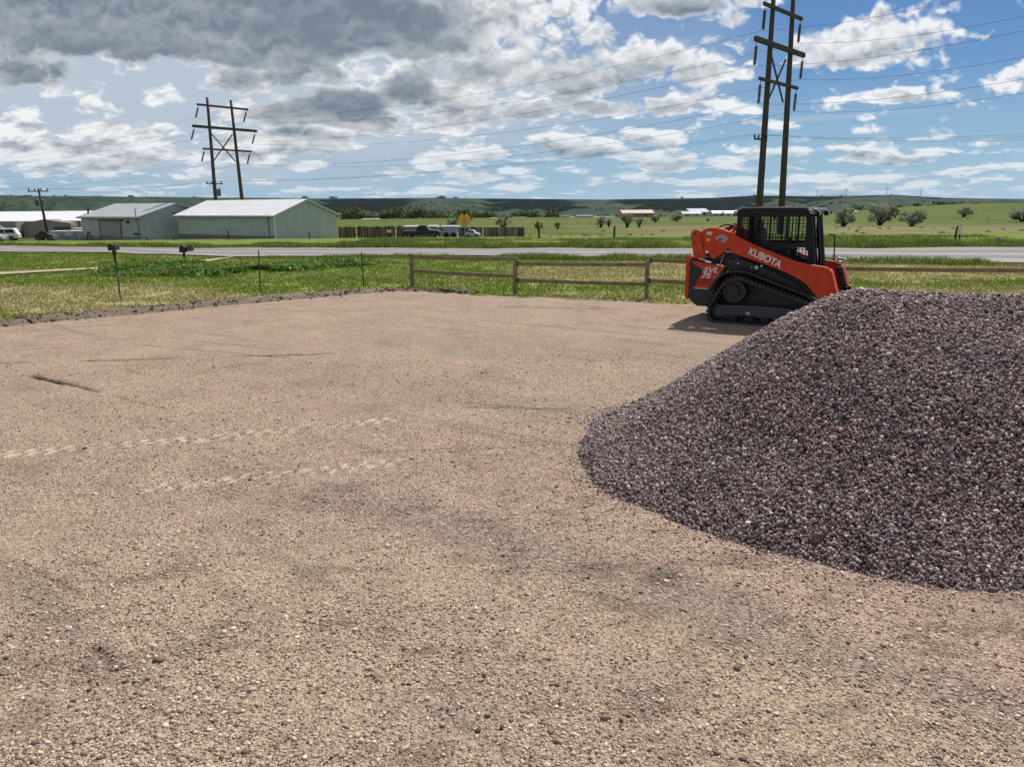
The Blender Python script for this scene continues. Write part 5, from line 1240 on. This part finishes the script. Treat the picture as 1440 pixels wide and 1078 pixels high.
def boxhouse(name, label, x0, x1, Y, ytop, dpt, wall, roof, cat, flat=True, ybase=None, wins=0):
    p = onT((x0+x1)/2, Y); root = empty(name, p); tag(root, label, cat)
    w = at(x1, 310, Y).x-at(x0, 310, Y).x; h = at((x0+x1)/2, ytop, Y).z-p.z
    if flat:
        mb = MB(); mb.box((0, dpt/2, (h-.12)/2-.3), (w, dpt, h-.12+.6)); mb.build('wall', wall, root)
        mb = MB(); mb.box((0, dpt/2, h-.05), (w+.4, dpt+.4, .16)); mb.build('roof', roof, root)
    else:
        eh = h*.55; mb = MB(); z0 = -1.5
        mb.add([(-w/2, 0, z0), (w/2, 0, z0), (w/2, dpt, z0), (-w/2, dpt, z0), (-w/2, 0, eh), (w/2, 0, eh), (w/2, dpt, eh), (-w/2, dpt, eh), (-w/2, dpt/2, h-.1), (w/2, dpt/2, h-.1)], [(0, 1, 5, 4), (1, 2, 6, 9, 5), (2, 3, 7, 6), (3, 0, 4, 8, 7)]); mb.build('wall', wall, root)
        mb = MB(); o = .4; t = .15; s_ = (h-.1-eh)/(dpt/2)
        for v0, sg in ((-o, 1), (dpt+o, -1)):
            q = [Vector((-w/2-o, v0, eh-s_*o+.02)), Vector((w/2+o, v0, eh-s_*o+.02)), Vector((w/2+o, dpt/2, h-.08)), Vector((-w/2-o, dpt/2, h-.08))]
            mb.add(q+[x+Vector((0, 0, t)) for x in q], [(0, 1, 2, 3), (7, 6, 5, 4), (0, 4, 5, 1), (1, 5, 6, 2), (2, 6, 7, 3), (3, 7, 4, 0)])
        mb.build('roof', roof, root)
    for k in range(wins):
        mb = MB(); mb.box((-w/2+w*(k+.5)/wins, -.03, (h*.5 if flat else h*.3)), (min(1.1, w*.3/wins*1.6), .05, h*.22)); mb.build('window', glassd, root)
    return root
wt = paint('white_siding', (.62, .62, .60), .6, .06, .5); wr_ = paint('white_roof', (.72, .73, .74), .5, .05, .5); tn = paint('tan_boards', (.33, .25, .18), .8, .2, .5); dk = paint('dark_siding', (.08, .075, .07), .8, .2, .5)
boxhouse('mobile_home', 'low tan mobile home with a white roof behind the black pickup', 568, 612, 97, 318, 2.8, tn, wr_, 'mobile home', wins=2)
r_ = boxhouse('box_trailer', 'pale grey box trailer with white roof left of the yellow diamond sign', 622, 642, 94.5, 318, 2.2, paint('trailer_grey', (.40, .43, .48), .5, .1, 1), wr_, 'trailer')
for xx_ in (-.45, .45): mb = MB(); mb.tube([(xx_, -.1, .3), (xx_, .15, .3)], .32, 14); mb.build('wheel', tyre, r_)
# ---- far farmsteads across the field
blu = paint('blue_grey_roof', (.33, .38, .43), .45, .08, .3); pk_ = paint('pale_red_roof', (.50, .33, .26), .6, .1, .3); slate = paint('slate_roof', (.22, .23, .26), .6, .1, .3)
far_h = [('barn', 'long barn with faded pink roof among the bushes', 876, 919, 320, 295.5, 12, tn, pk_, 'barn'),
         ('barn', 'largest far barn with a tall sloping blue-grey roof, left of the track loader', 972, 997, 330, 293.5, 16, wt, blu, 'barn'),
         ('shed', 'low blue-grey lean-to shed joined to the left of the large far barn', 961, 986, 322, 297.6, 7, wt, blu, 'shed'),
         ('mobile_home', 'long white mobile home between the large far barn and the track loader', 1003, 1018, 325, 296.5, 5, wt, wr_, 'mobile home'),
         ('mobile_home', 'second white mobile home, touching the track loader cab in the photo', 1020, 1037, 322, 296.5, 5, wt, wr_, 'mobile home'),
         ('farm_house', 'grey-roofed house left of the olive bushes in mid field', 812, 832, 330, 303, 9, wt, slate, 'house'),
         ('cottage', 'tiny cream cottage glowing white in the far field', 803, 808, 325, 305, 6, wt, paint('cream_roof_far', (.7, .66, .55), .6), 'house'),
         ('farm_house', 'small blue-grey house left of the cream cottage', 789, 800, 335, 304, 8, blu, slate, 'house'),
         ('shed', 'long low white shed behind the mid field bushes', 838, 866, 330, 305, 6, tn, wr_, 'shed'),
         ('farm_house', 'dark brown house beside the long low white shed', 828, 840, 350, 303.3, 8, dk, dk, 'house'),
         ('mobile_home', 'pale mobile home above the right end of the grey board fence', 690, 708, 330, 307.5, 5, wt, wr_, 'mobile home'),
         ('shed', 'grey-green low shed right of the tall grey bush', 722, 740, 335, 306.3, 6, wt, blu, 'shed'),
         ('shed', 'white-roofed shed among the trees above the rusty board fence', 506, 528, 330, 308.5, 8, dk, wr_, 'shed'),
         ('cottage', 'small pale cottage above the left end of the mobile home roof', 600, 611, 335, 311, 6, wt, wr_, 'house'),
         ('farm_house', 'pale farmhouse low at the edge of the green field on the right', 1207, 1213, 600, 297, 8, wt, wr_, 'house'),
         ('farm_house', 'white farmhouse behind the far right green field', 1367, 1375, 700, 289.5, 9, dk, pk_, 'house')]
for i, (nm, lab, x0, x1, Y, yt, d_, w_, rf_, ct) in enumerate(far_h): boxhouse(nm, lab, x0, x1, Y, yt, d_, w_, rf_, ct, False, wins=2 if x1-x0 > 9 else 0)

# ================================================================== ROADSIDE THINGS
def wpost(x, ytop, Y, label, r=.06, name='wooden_post', lean=0, cat='post'):
    p = onT(x, Y); t_ = at(x-lean, ytop, Y); h = t_.z-p.z; m = MB(); n = 4
    m.tube([(0, 0, -.2), (lean*-.01, 0, h*.5), ((t_.x-p.x)*.5, 0, h)], [r*1.05, r, r*.9], 8)
    # a chamfered head and staples for the wire
    m.tube([((t_.x-p.x)*.5, 0, h), ((t_.x-p.x)*.5, 0, h+.03)], [r*.9, r*.45], 8)
    for f_ in (.45, .7, .92): m.box(((t_.x-p.x)*.5*f_, -r, h*f_), (.03, .03, .015))
    o = m.build(name, polem); o.location = p; tag(o, label, cat, 'old wooden fence posts across the road'); return o
for (x, yt, Y, lab, r) in [(758, 322.5, 52, 'dark wooden post below a small round bush, right of the grey board fence', .07), (864.5, 318, 52, 'dark wooden post standing alone in the field between the bushes', .075), (318.5, 323, 60, 'slim post standing between the two poles of the smaller tower', .06), (433, 326, 60, 'leaning post in front of the green shed gable', .055),
                           (203, 333, 62, 'short thick post below the grey shed corner', .08), (241, 331, 62, 'short post left of the green shed', .07), (70, 334, 75, 'stubby post right beside the utility pole base', .10), (89, 334.5, 75, 'stubby post in front of the middle of the container', .10), (105, 334, 75, 'stubby post in front of the right end of the container', .10),
                           (484, 331, 70, 'post in front of the bare earth at the right of the green shed', .09), (513, 330, 72, 'post before the rusty boards, left of the small white road sign', .09), (563, 321, 74, 'tall dark post at the left end of the mobile home', .08), (610, 327, 75, 'post in front of the tan wall behind the pickup', .06), (633, 328, 74, 'post before the pale box trailer', .05), (166, 334, 70, 'short post at the foot of the garage door', .06), (1348, 318, 44, 'tall post beside the small pale sign on the right', .06)]:
    wpost(x, yt, Y, lab, r)
# A-frame
p = onT(121, 74); m = MB(); m.tube([(-.35, 0, 0), (0, 0, .95)], .06, 6); m.tube([(.35, 0, 0), (0, 0, .95)], .06, 6); m.tube([(-.2, 0, .45), (.45, 0, .5)], .05, 6); m.box((0, 0, .8), (.25, .2, .2)); o = m.build('sawhorse', polem); o.location = p; tag(o, 'small dark A-shaped timber brace by the left corner of the grey shed', 'timber brace')
# yellow diamond sign
def diamond_sign():
    Y = 47; p = onT(653, Y); top = at(652.5, 295.5, Y); bot = at(652.5, 320, Y); zc = (top.z+bot.z)/2; s = (top.z-bot.z)/2
    root = empty('diamond_sign', p); tag(root, 'yellow diamond road sign with black and grey symbol beyond the road', 'road sign')
    z = zc-p.z
    m = MB(); m.box((0, .04, z/2-.1), (.06, .05, z+.2)); m.build('post', paint('sign_post_grey', (.22, .23, .2), .6), root)
    def dia(r, y0, y1, z_=z): return [(0, z_-r), (r*.98, z_), (0, z_+r), (-r*.98, z_)]
    m = MB(); m.prism(dia(s, 0, 0), -.005, .012); pl = m.build('panel', paint('sign_border_dark', (.09, .05, .01), .5), root)
    m = MB(); m.prism(dia(s*.93, 0, 0), -.012, -.0055); m.build('yellow_face', paint('sign_yellow', (.85, .44, .02), .45, .1, 3), pl)
    m = MB(); m.prism([(-.13*s*2, z-s*.34), (-.07*s*2, z+s*.18), (-.05*s*2, z+s*.30), (.05*s*2, z+s*.30), (.07*s*2, z+s*.18), (.13*s*2, z-s*.34), (.05*s*2, z-s*.52), (-.05*s*2, z-s*.52)], -.018, -.0125); m.build('grey_symbol', paint('symbol_grey', (.34, .32, .22), .6), pl)
    m = MB(); m.prism([(0, z+s*1.02), (.17*s*1.5, z+s*.72), (.10*s*1.5, z+s*.62), (.07*s, z+s*.42), (-.07*s, z+s*.42), (-.10*s*1.5, z+s*.62), (-.17*s*1.5, z+s*.72)], -.022, -.0185); m.build('black_symbol', paint('symbol_black', (.015, .012, .01), .6), pl)
    for sx in (-1, 1): m = MB(); m.prism([(sx*s*.98, z), (sx*s*.80, z+s*.13), (sx*s*.74, z), (sx*s*.80, z-s*.13)], -.018, -.0125); m.build('corner_mark', paint('symbol_black2', (.05, .035, .01), .6), pl)
diamond_sign()
def small_sign(x, ytop, ybot, wpx, Y, label, col, hasback=False):
    p = onT(x, Y); a = at(x, ytop, Y); b = at(x, ybot, Y); root = empty('road_sign', p); tag(root, label, 'road sign'); h = a.z-b.z; w = wpx/1048*Y; z = (a.z+b.z)/2-p.z
    m = MB(); m.box((0, .03, (z+h/2)/2-.1), (.06, .04, z+h/2+.2)); m.build('post', polem, root)
    m = MB(); m.box((0, 0, z), (w, .02, h)); m.build('panel', paint('sign_pale', col, .5, .15, 6), root, .005)
    m = MB(); m.box((0, -.012, z+h*.2), (w*.7, .004, h*.08)); m.box((0, -.012, z-h*.1), (w*.6, .004, h*.08)); m.build('lines', paint('sign_lines', tuple(c*.75 for c in col), .6), root)
small_sign(546, 323, 327, 6, 58, 'tiny white road sign in front of the rusty boards', (.6, .58, .5))
small_sign(1354, 317, 328, 5, 44, 'small pale upright sign by the dark post on the right', (.75, .76, .76))
p = onT(1409, 37.2); m = MB(); m.tube([(0, 0, -.1), (0, 0, .40), (0, 0, .43)], [.11, .105, .09], 14); m.tube([(0, 0, .43), (0, 0, .45)], [.112, .10], 14); o = m.build('marker_post', paint('concrete_marker', (.34, .31, .24), .8, .15, 5), bevel=.0); o.location = p; tag(o, 'short pale concrete marker post at the far road edge', 'marker post')
# mailboxes
def mailbox(x, ytop, ybot, Y, label, col, two=False, lean=0):
    p = onT(x, Y); root = empty('mailbox', p, R(6 if x < 200 else 15)); tag(root, label, 'mailbox')
    zt = at(x, ytop, Y).z-p.z; m = MB(); m.box((0, 0, (zt-.2)/2-.1), (.09, .09, zt-.1)); m.build('post', polem, root, .005)
    arch = [(-.11, 0), (-.11, .14)]+[(.11*math.cos(t), .14+.10*math.sin(t)) for t in [math.pi*k/8 for k in range(7, 0, -1)]]+[(.11, .14), (.11, 0)]
    m = MB(); m.prism([(a*1.15, b*1.15+zt-.30) for a, b in arch], -.3, .3); b_ = m.build('box', paint('mailbox_'+str(int(x)), col, .45), root, .01)
    m = MB(); m.prism([(a*1.0, b*1.0+zt-.29) for a, b in arch], -.32, -.3); m.build('door', paint('mailbox_door', tuple(c*.7 for c in col), .5), b_, .004)
    m = MB(); m.box((.14, .1, zt-.1), (.01, .03, .16)); m.build('flag', paint('flag_red', (.25, .02, .02), .5), b_)
    return root, zt
r_, z_ = mailbox(153.5, 341.5, 366, 31.5, 'tall dark mailbox on a post in the lawn, behind the leftmost T-post', (.025, .022, .02))
m = MB(); m.box((.0, 0, z_-.40), (.12, .2, .16)); m.build('paper_box', paint('paper_tube', (.02, .018, .016), .6), r_, .02)
r_, z_ = mailbox(252.5, 344, 366, 31.2, 'dark mailbox with a brown newspaper box beside it, left of the weeds', (.02, .016, .014))
m = MB(); m.box((.28, -.05, z_-.13), (.24, .34, .26)); m.build('newspaper_box', paint('brown_tube', (.12, .06, .035), .6), r_, .02)
# white stones by the road on the right
for i, (x, y, s_) in enumerate([(1395, 385.5, .10), (1403.5, 385, .055)]):
    g_ = gnd(x, y); V, Fc = stones(np.array([[0, 0, s_*.5]]), np.array([s_]), (.6, .7), .2, False); o = link('white_stone', npmesh('white_stone', V, Fc), paint('pale_stone', (.6, .58, .52), .8), smooth=False); o.location = g_
    tag(o, ['larger white stone lying in the dry grass on the right', 'small white stone just right of the larger one'][i], 'stone')
# a bleached stick standing in the gravel pile, yellow scrap by its foot
for (x, y, lab, nm, col, L_) in [(1356, 775, 'short pale dry stalk sticking out of the gravel pile', 'dry_stalk', (.45, .36, .2), .07), (1148, 757, 'small yellowish clod caught at the foot of the gravel pile', 'clod', (.16, .12, .05), .03)]:
    rr_ = ray(x, y); t = 2.
    while CH+rr_[2]*t > float(pile_h(np.array([rr_[0]*t]), np.array([rr_[1]*t]))[0]) and t < 20: t += .01
    q = Vector((rr_[0]*t, rr_[1]*t, CH+rr_[2]*t))
    m = MB()
    if nm == 'dry_stalk': m.tube(chaikin([(0, 0, -.02), (.004, -.01, .02), (-.004, -.015, .045), (-.016, -.02, L_)], 2), [.005]*14 if False else .005, 6)
    else: m.tube([(-.03, 0, .005), (-.01, 0, .02), (.02, 0, .022), (.035, 0, .01)], [.008, .018, .017, .008], 7)
    o = m.build(nm, paint(nm+'_mat', col, .8), smooth=True); o.location = q+Vector((0, -.01, .01)); tag(o, lab, nm.replace('_', ' '))

# ================================================================== BUSHES AND TREES
leaf_ol = island('olive_leaf', [(0, (.13, .15, .09)), (.4, (.26, .29, .19)), (.8, (.40, .43, .30)), (1, (.55, .57, .44))], .7, .3, .35)
leaf_dk = island('dark_leaf', [(0, (.03, .055, .018)), (.5, (.075, .12, .034)), (.85, (.13, .18, .05)), (1, (.20, .25, .09))], .7, .25, .2)
leaf_dr = island('dry_twig_leaf', [(0, (.10, .09, .065)), (.5, (.20, .185, .13)), (1, (.34, .31, .23))], .8, .2, .3)
bark = paint('shrub_bark', (.05, .04, .032), .9, .3, 3)
def leafcloud(centers, radii, n, s, squash=.9):
    """leaf-sized triangles filling overlapping clumps"""
    k = rng.integers(0, len(centers), n); d = rng.normal(size=(n, 3)); d /= np.linalg.norm(d, axis=1, keepdims=True)
    rr = radii[k]*(rng.random(n)**.45); P = centers[k]+d*rr[:, None]*np.array([1, 1, squash])
    a = rng.normal(size=(n, 3)); a /= np.linalg.norm(a, axis=1, keepdims=True); b = np.cross(a, rng.normal(size=(n, 3))); b /= np.linalg.norm(b, axis=1, keepdims=True)
    sz = s*(.5+rng.random(n))[:, None]
    V = np.stack([P-a*sz*.5, P+b*sz*.45, P+a*sz*.6, P-b*sz*.35], 1); F4 = np.arange(n*4).reshape(n, 4)
    return V.reshape(-1, 3), F4
def shrub(x, ybase, ytop, wpx, label, leaf=leaf_ol, Y=None, tree=False, dens=1.0, group='olive bushes in the field', name='olive_bush', cat='bush', seed=0, stems=True):
    if Y is None: g = tg(x, ybase)
    else: g = onT(x, Y)
    Y = g.y; h = at(x, ytop, Y).z-g.z; w = wpx/1048*Y*.94
    root = empty(name, g); tag(root, label, cat, group)
    nc = 22; r_ = np.random.default_rng(seed+int(x)); C_ = []; Rd = []
    m = MB()
    for k in range(nc):
        a = r_.random()*6.283; q = r_.random()**.6; zz = (.28 if not tree else .45)+.56*r_.random(); wd = math.sin(min(1, zz*1.15)*math.pi*.62+.35)
        c = (math.cos(a)*q*w*.40*wd, math.sin(a)*q*w*.38*wd, zz*h*.88); C_.append(c); Rd.append((.07+.16*r_.random())*max(w*.8, h*.7))
        if stems: m.tube([(c[0]*.08, c[1]*.08, -.1), (c[0]*.45, c[1]*.45, c[2]*.5), (c[0], c[1], c[2])], [.022*h, .014*h, .006*h], 5)
    if stems: m.build('trunk', bark, root)
    Vv, F4 = leafcloud(np.array(C_), np.array(Rd), int(3600*dens), max(h, w)*.036)
    Vv[:, 2] = np.maximum(Vv[:, 2], .0); 
    link('crown', npmesh('crown', Vv, F4), leaf, root); return root
B = [(882, 320, 295, 24, 'tall olive bush in mid field in front of the pink-roofed barn', leaf_ol), (899, 320, 303, 13, 'narrow olive bush just right of the tall one in mid field', leaf_ol),
     (845, 320, 301, 22, 'olive bush leftmost of the mid field row, below the low white shed', leaf_ol), (856, 320, 305, 9, 'small bush tucked against the leftmost mid field olive bush', leaf_ol),
     (922, 313, 302, 15, 'rounded brown bush between the barn and the track loader', leaf_dr), (952, 311.5, 300, 20, 'wide brown bush in front of the blue-grey lean-to', leaf_dr), (995, 311.5, 305, 6, 'tiny bush in front of the far white buildings', leaf_dr),
     (757, 324, 308, 17, 'round grey bush above the first dark post of the field', leaf_dr), (784, 322.5, 310, 13, 'small brown bush alone left of the mid field row', leaf_dr), (708, 322, 296, 26, 'tall pale grey bush behind the grey board fence', leaf_ol),
     (1186, 318.5, 286, 36, 'large dark olive bush beside the track loader cab', leaf_ol), (1237, 317, 281, 46, 'largest olive bush, broad and tall, right of the track loader', leaf_ol), (1282, 318.5, 293, 44, 'low spreading olive bush right of the largest one', leaf_ol),
     (1354, 305.5, 288.5, 29, 'rounded grey bush alone in the bright green field', leaf_ol), (1437, 312, 290, 40, 'pale silvery bush cut by the right edge of the picture', leaf_ol), (636, 319, 306, 22, 'pale bush behind the box trailer and diamond sign', leaf_ol), (1259, 300, 288, 14, 'small far bush behind the largest olive bush', leaf_dk), (1090, 305, 290, 18, 'dark bush seen above the track loader roof', leaf_dk)]
for i, (x, yb, yt, w, lab, lf) in enumerate(B):
    shrub(x, yb, yt, w, lab, lf, seed=i*7, dens=1.6 if w > 30 else 1.0, Y=(240 if 1250 < x < 1270 else 260 if x == 1090 else None))
# skyline trees on the bluff
SK = [(14, 275, 12), (36, 274.5, 14), (139, 274.5, 10), (187, 273.5, 12), (275, 276, 8), (430, 276, 14), (470, 276, 14), (622, 276.5, 18), (641, 277, 9), (958, 276, 7), (1060, 273.5, 7), (1180, 275, 6), (1250, 274, 6)]
for i, (x, yt, w) in enumerate(SK):
    yq = np.interp(x, [q[0] for q in _sky], [q[1] for q in _sky])
    shrub(x, 280, min(yt, yq-2.2), w, ['dark tree clump at the far left end of the bluff skyline', 'dark tree clump second from the left end of the skyline', 'single dark round tree on the skyline above the gap before the grey shed', 'dark round tree on the skyline above the grey shed roof', 'small tree on the skyline behind the left tower', 'low tree clump on the skyline above the green shed ridge', 'low tree clump on the skyline right of the green shed peak', 'wide dark clump on the bluff top above the box trailer', 'small dark clump on the bluff top above the diamond sign', 'small tree on the skyline above the large far barn', 'small tree on the skyline beside the tall tower', 'tiny tree on the skyline between the first two turbines', 'tiny tree on the skyline by the third turbine'][i], leaf_dk, Y=2380, dens=.35, group='trees on the bluff skyline', name='skyline_tree', cat='tree', stems=True)
# belt of cottonwoods along the valley floor
def belt():
    C_ = []; Rd = []
    for (x0, x1, Y0, Y1, n, hmin, hmax, pt) in [(478, 780, 350, 620, 230, 5, 11, None), (760, 1060, 420, 800, 170, 4, 9, None), (1060, 1340, 600, 1000, 120, 4, 8, None), (1330, 1700, 900, 1400, 80, 4, 9, None), (-200, 480, 500, 900, 190, 4, 9, None), (20, 240, 420, 600, 50, 4, 7, None)]:
        for _ in range(n):
            x = rng.uniform(x0, x1); Y = rng.uniform(Y0, Y1); p = onT(x, Y)
            if fbm(np.array([p.x/60]), np.array([p.y/60]), 3, 140)[0] < .43: continue
            h = rng.uniform(hmin, hmax)*.66
            for k in range(6): C_.append((p.x+rng.normal(0, h*.5), p.y+rng.normal(0, h*.4), p.z+h*(.30+.5*rng.random()))); Rd.append(h*(.26+.2*rng.random()))
    C_ = np.array(C_); Rd = np.array(Rd)
    V, F4 = leafcloud(C_, Rd, 210000, .95)
    tag(link('tree_belt', npmesh('tree_belt', V, F4), leaf_dk), 'far belt of dark green trees along the valley foot of the bluffs', 'trees', kind='stuff')
    # brush scattered on the bluff slopes and the near field
    C_ = []; Rd = []
    for _ in range(900):
        x = rng.uniform(-200, 1640); Y = rng.uniform(1150, 1950); p = onT(x, Y)
        if fbm(np.array([p.x/170]), np.array([p.y/90]), 4, 141)[0] < .53: continue
        h = rng.uniform(2, 4.5); C_.append((p.x, p.y, p.z+h*.15)); Rd.append(h*(.6+.6*rng.random()))
    V, F4 = leafcloud(np.array(C_), np.array(Rd), 30000, 2.2, .45)
    tag(link('hill_brush', npmesh('hill_brush', V, F4), leaf_dk), 'dark brush in the gullies of the distant bluffs', 'brush', kind='stuff')
belt()
# tufts of weeds in the near field beyond the road
C_ = []; Rd = []
for _ in range(170):
    Y = rng.uniform(88, 230); x = rng.uniform(740, 1500); p = onT(x, Y)
    if Y < 105 or fbm(np.array([p.x/12]), np.array([p.y/12]), 3, 142)[0] > .52: C_.append((p.x, p.y, p.z+.02)); Rd.append(rng.uniform(.15, .5))
V, F4 = leafcloud(np.array(C_), np.array(Rd), 7000, .16, .4)
tag(link('field_weeds', npmesh('field_weeds', V, F4), island('field_weed', [(0, (.13, .17, .04)), (.6, (.22, .26, .07)), (1, (.36, .32, .15))], .8, .2, .2)), 'low clumps of weeds dotted over the pasture beyond the road', 'weeds', kind='stuff')

# ================================================================== WIND TURBINES
tb = paint('turbine_grey', (.62, .64, .67), .5)
for i, (x, yt, rot_) in enumerate([(1148.5, 269, 10), (1188.5, 267, 50), (1246, 266, 85), (1293.5, 265, 25)]):
    Y = 3000; p = at(x, 280, Y); p.z = th(p.x, Y)-2; root = empty('wind_turbine', p); h = at(x, yt, Y).z-p.z
    tag(root, ['leftmost faint wind turbine on the far ridge', 'second faint wind turbine from the left on the ridge', 'third wind turbine from the left on the ridge', 'rightmost wind turbine on the ridge, the clearest of the four'][i], 'wind turbine', 'wind turbines on the ridge')
    m = MB(); m.tube([(0, 0, 0), (0, 0, h)], [1.3, .8], 10); m.build('tower', tb, root, smooth=True)
    m = MB(); m.box((0, -1, h+.5), (3, 7, 3)); m.build('nacelle', tb, root, .3)
    for k in range(3):
        a = R(rot_+120*k); d = Vector((math.sin(a), 0, math.cos(a))); m = MB(); c0 = Vector((0, -5, h+.5)); m.tube([c0, c0+d*5, c0+d*18], [.35, .5, .1], 5); m.build('blade', tb, root, smooth=True)

# ================================================================== CLOUDS that shade the bluffs (real bodies high above, out of the frame)
def shade_cloud(x0, x1, y0, y1, label, alt=1500):
    a = at((x0+x1)/2, 290, 2000); gx = (at(x0, 290, (y0+y1)/2).x+at(x1, 290, (y0+y1)/2).x)/2; gw = abs(at(x1, 290, (y0+y1)/2).x-at(x0, 290, (y0+y1)/2).x)
    gy = (y0+y1)/2; c = Vector((gx, gy, 0))+sdir*(alt/sdir.z)
    n = 46; V_ = []; F_ = []
    v, f = ico(); 
    P = []; rr = []
    for k in range(110):
        P.append((c.x+random.uniform(-.5, .5)*gw*.82, c.y+random.uniform(-.5, .5)*(y1-y0)*.82, c.z+random.uniform(-20, 50))); rr.append(random.uniform(.17, .27)*min(gw, (y1-y0)*1.6))
    V, Fc = stones(np.array(P), np.array(rr), (.35, .6), .15, False)
    o = link('cloud', npmesh('cloud', V, Fc), paint('cloud_white', (.85, .85, .85), 1, .02, .01), smooth=True); tag(o, label, 'cloud', kind='structure')
shade_cloud(470, 585, 1500, 2700, 'broken white cloud high over the bluff behind the green shed')
shade_cloud(1000, 1120, 1700, 2600, 'wide white cloud high over the bluff behind the tall tower')
shade_cloud(560, 640, 2150, 2450, 'thin white cloud bank high over the top of the middle bluff')
shade_cloud(1180, 1290, 1900, 2300, 'long white cloud high over the bluff at the right')
shade_cloud(850, 1010, 1500, 2800, 'broad white cloud high over the bluff behind the far barns')
shade_cloud(690, 800, 1600, 2500, 'small white cloud high over the middle of the bluff')

# ================================================================== HAZE
m = MB(); m.box((0, 0, 30), (19500, 19500, 180)); hm = bpy.data.materials.new('haze_air'); hm.use_nodes = True; hn = hm.node_tree
hn.nodes.remove(hn.nodes['Principled BSDF']); hv = N(hn, 'ShaderNodeVolumePrincipled'); hv.inputs['Color'].default_value = (.72, .82, .95, 1); hv.inputs['Density'].default_value = 2.2e-5; hv.inputs['Anisotropy'].default_value = .3
hn.links.new(hv.outputs[0], hn.nodes['Material Output'].inputs['Volume'])
tag(m.build('haze', hm), 'thin bluish haze in the air over the valley', 'haze', kind='stuff')
# ================================================================== CAMERA
cam = bpy.data.cameras.new('camera'); co = bpy.data.objects.new('camera', cam); COL.objects.link(co)
cam.sensor_width = 36; cam.sensor_fit = 'HORIZONTAL'; cam.lens = F/1440*36; cam.clip_start = .05; cam.clip_end = 30000
co.matrix_world = Matrix.Translation((0, 0, CH)) @ Matrix.Rotation(math.pi/2-PITCH, 4, 'X') @ Matrix.Rotation(-ROLL, 4, 'Z')
scene.camera = co
vs = scene.view_settings; vs.view_transform = 'Standard'; vs.look = 'None'; vs.exposure = 0; vs.gamma = 1; vs.use_curve_mapping = False
scene.cycles.max_bounces = 8; scene.cycles.transparent_max_bounces = 16
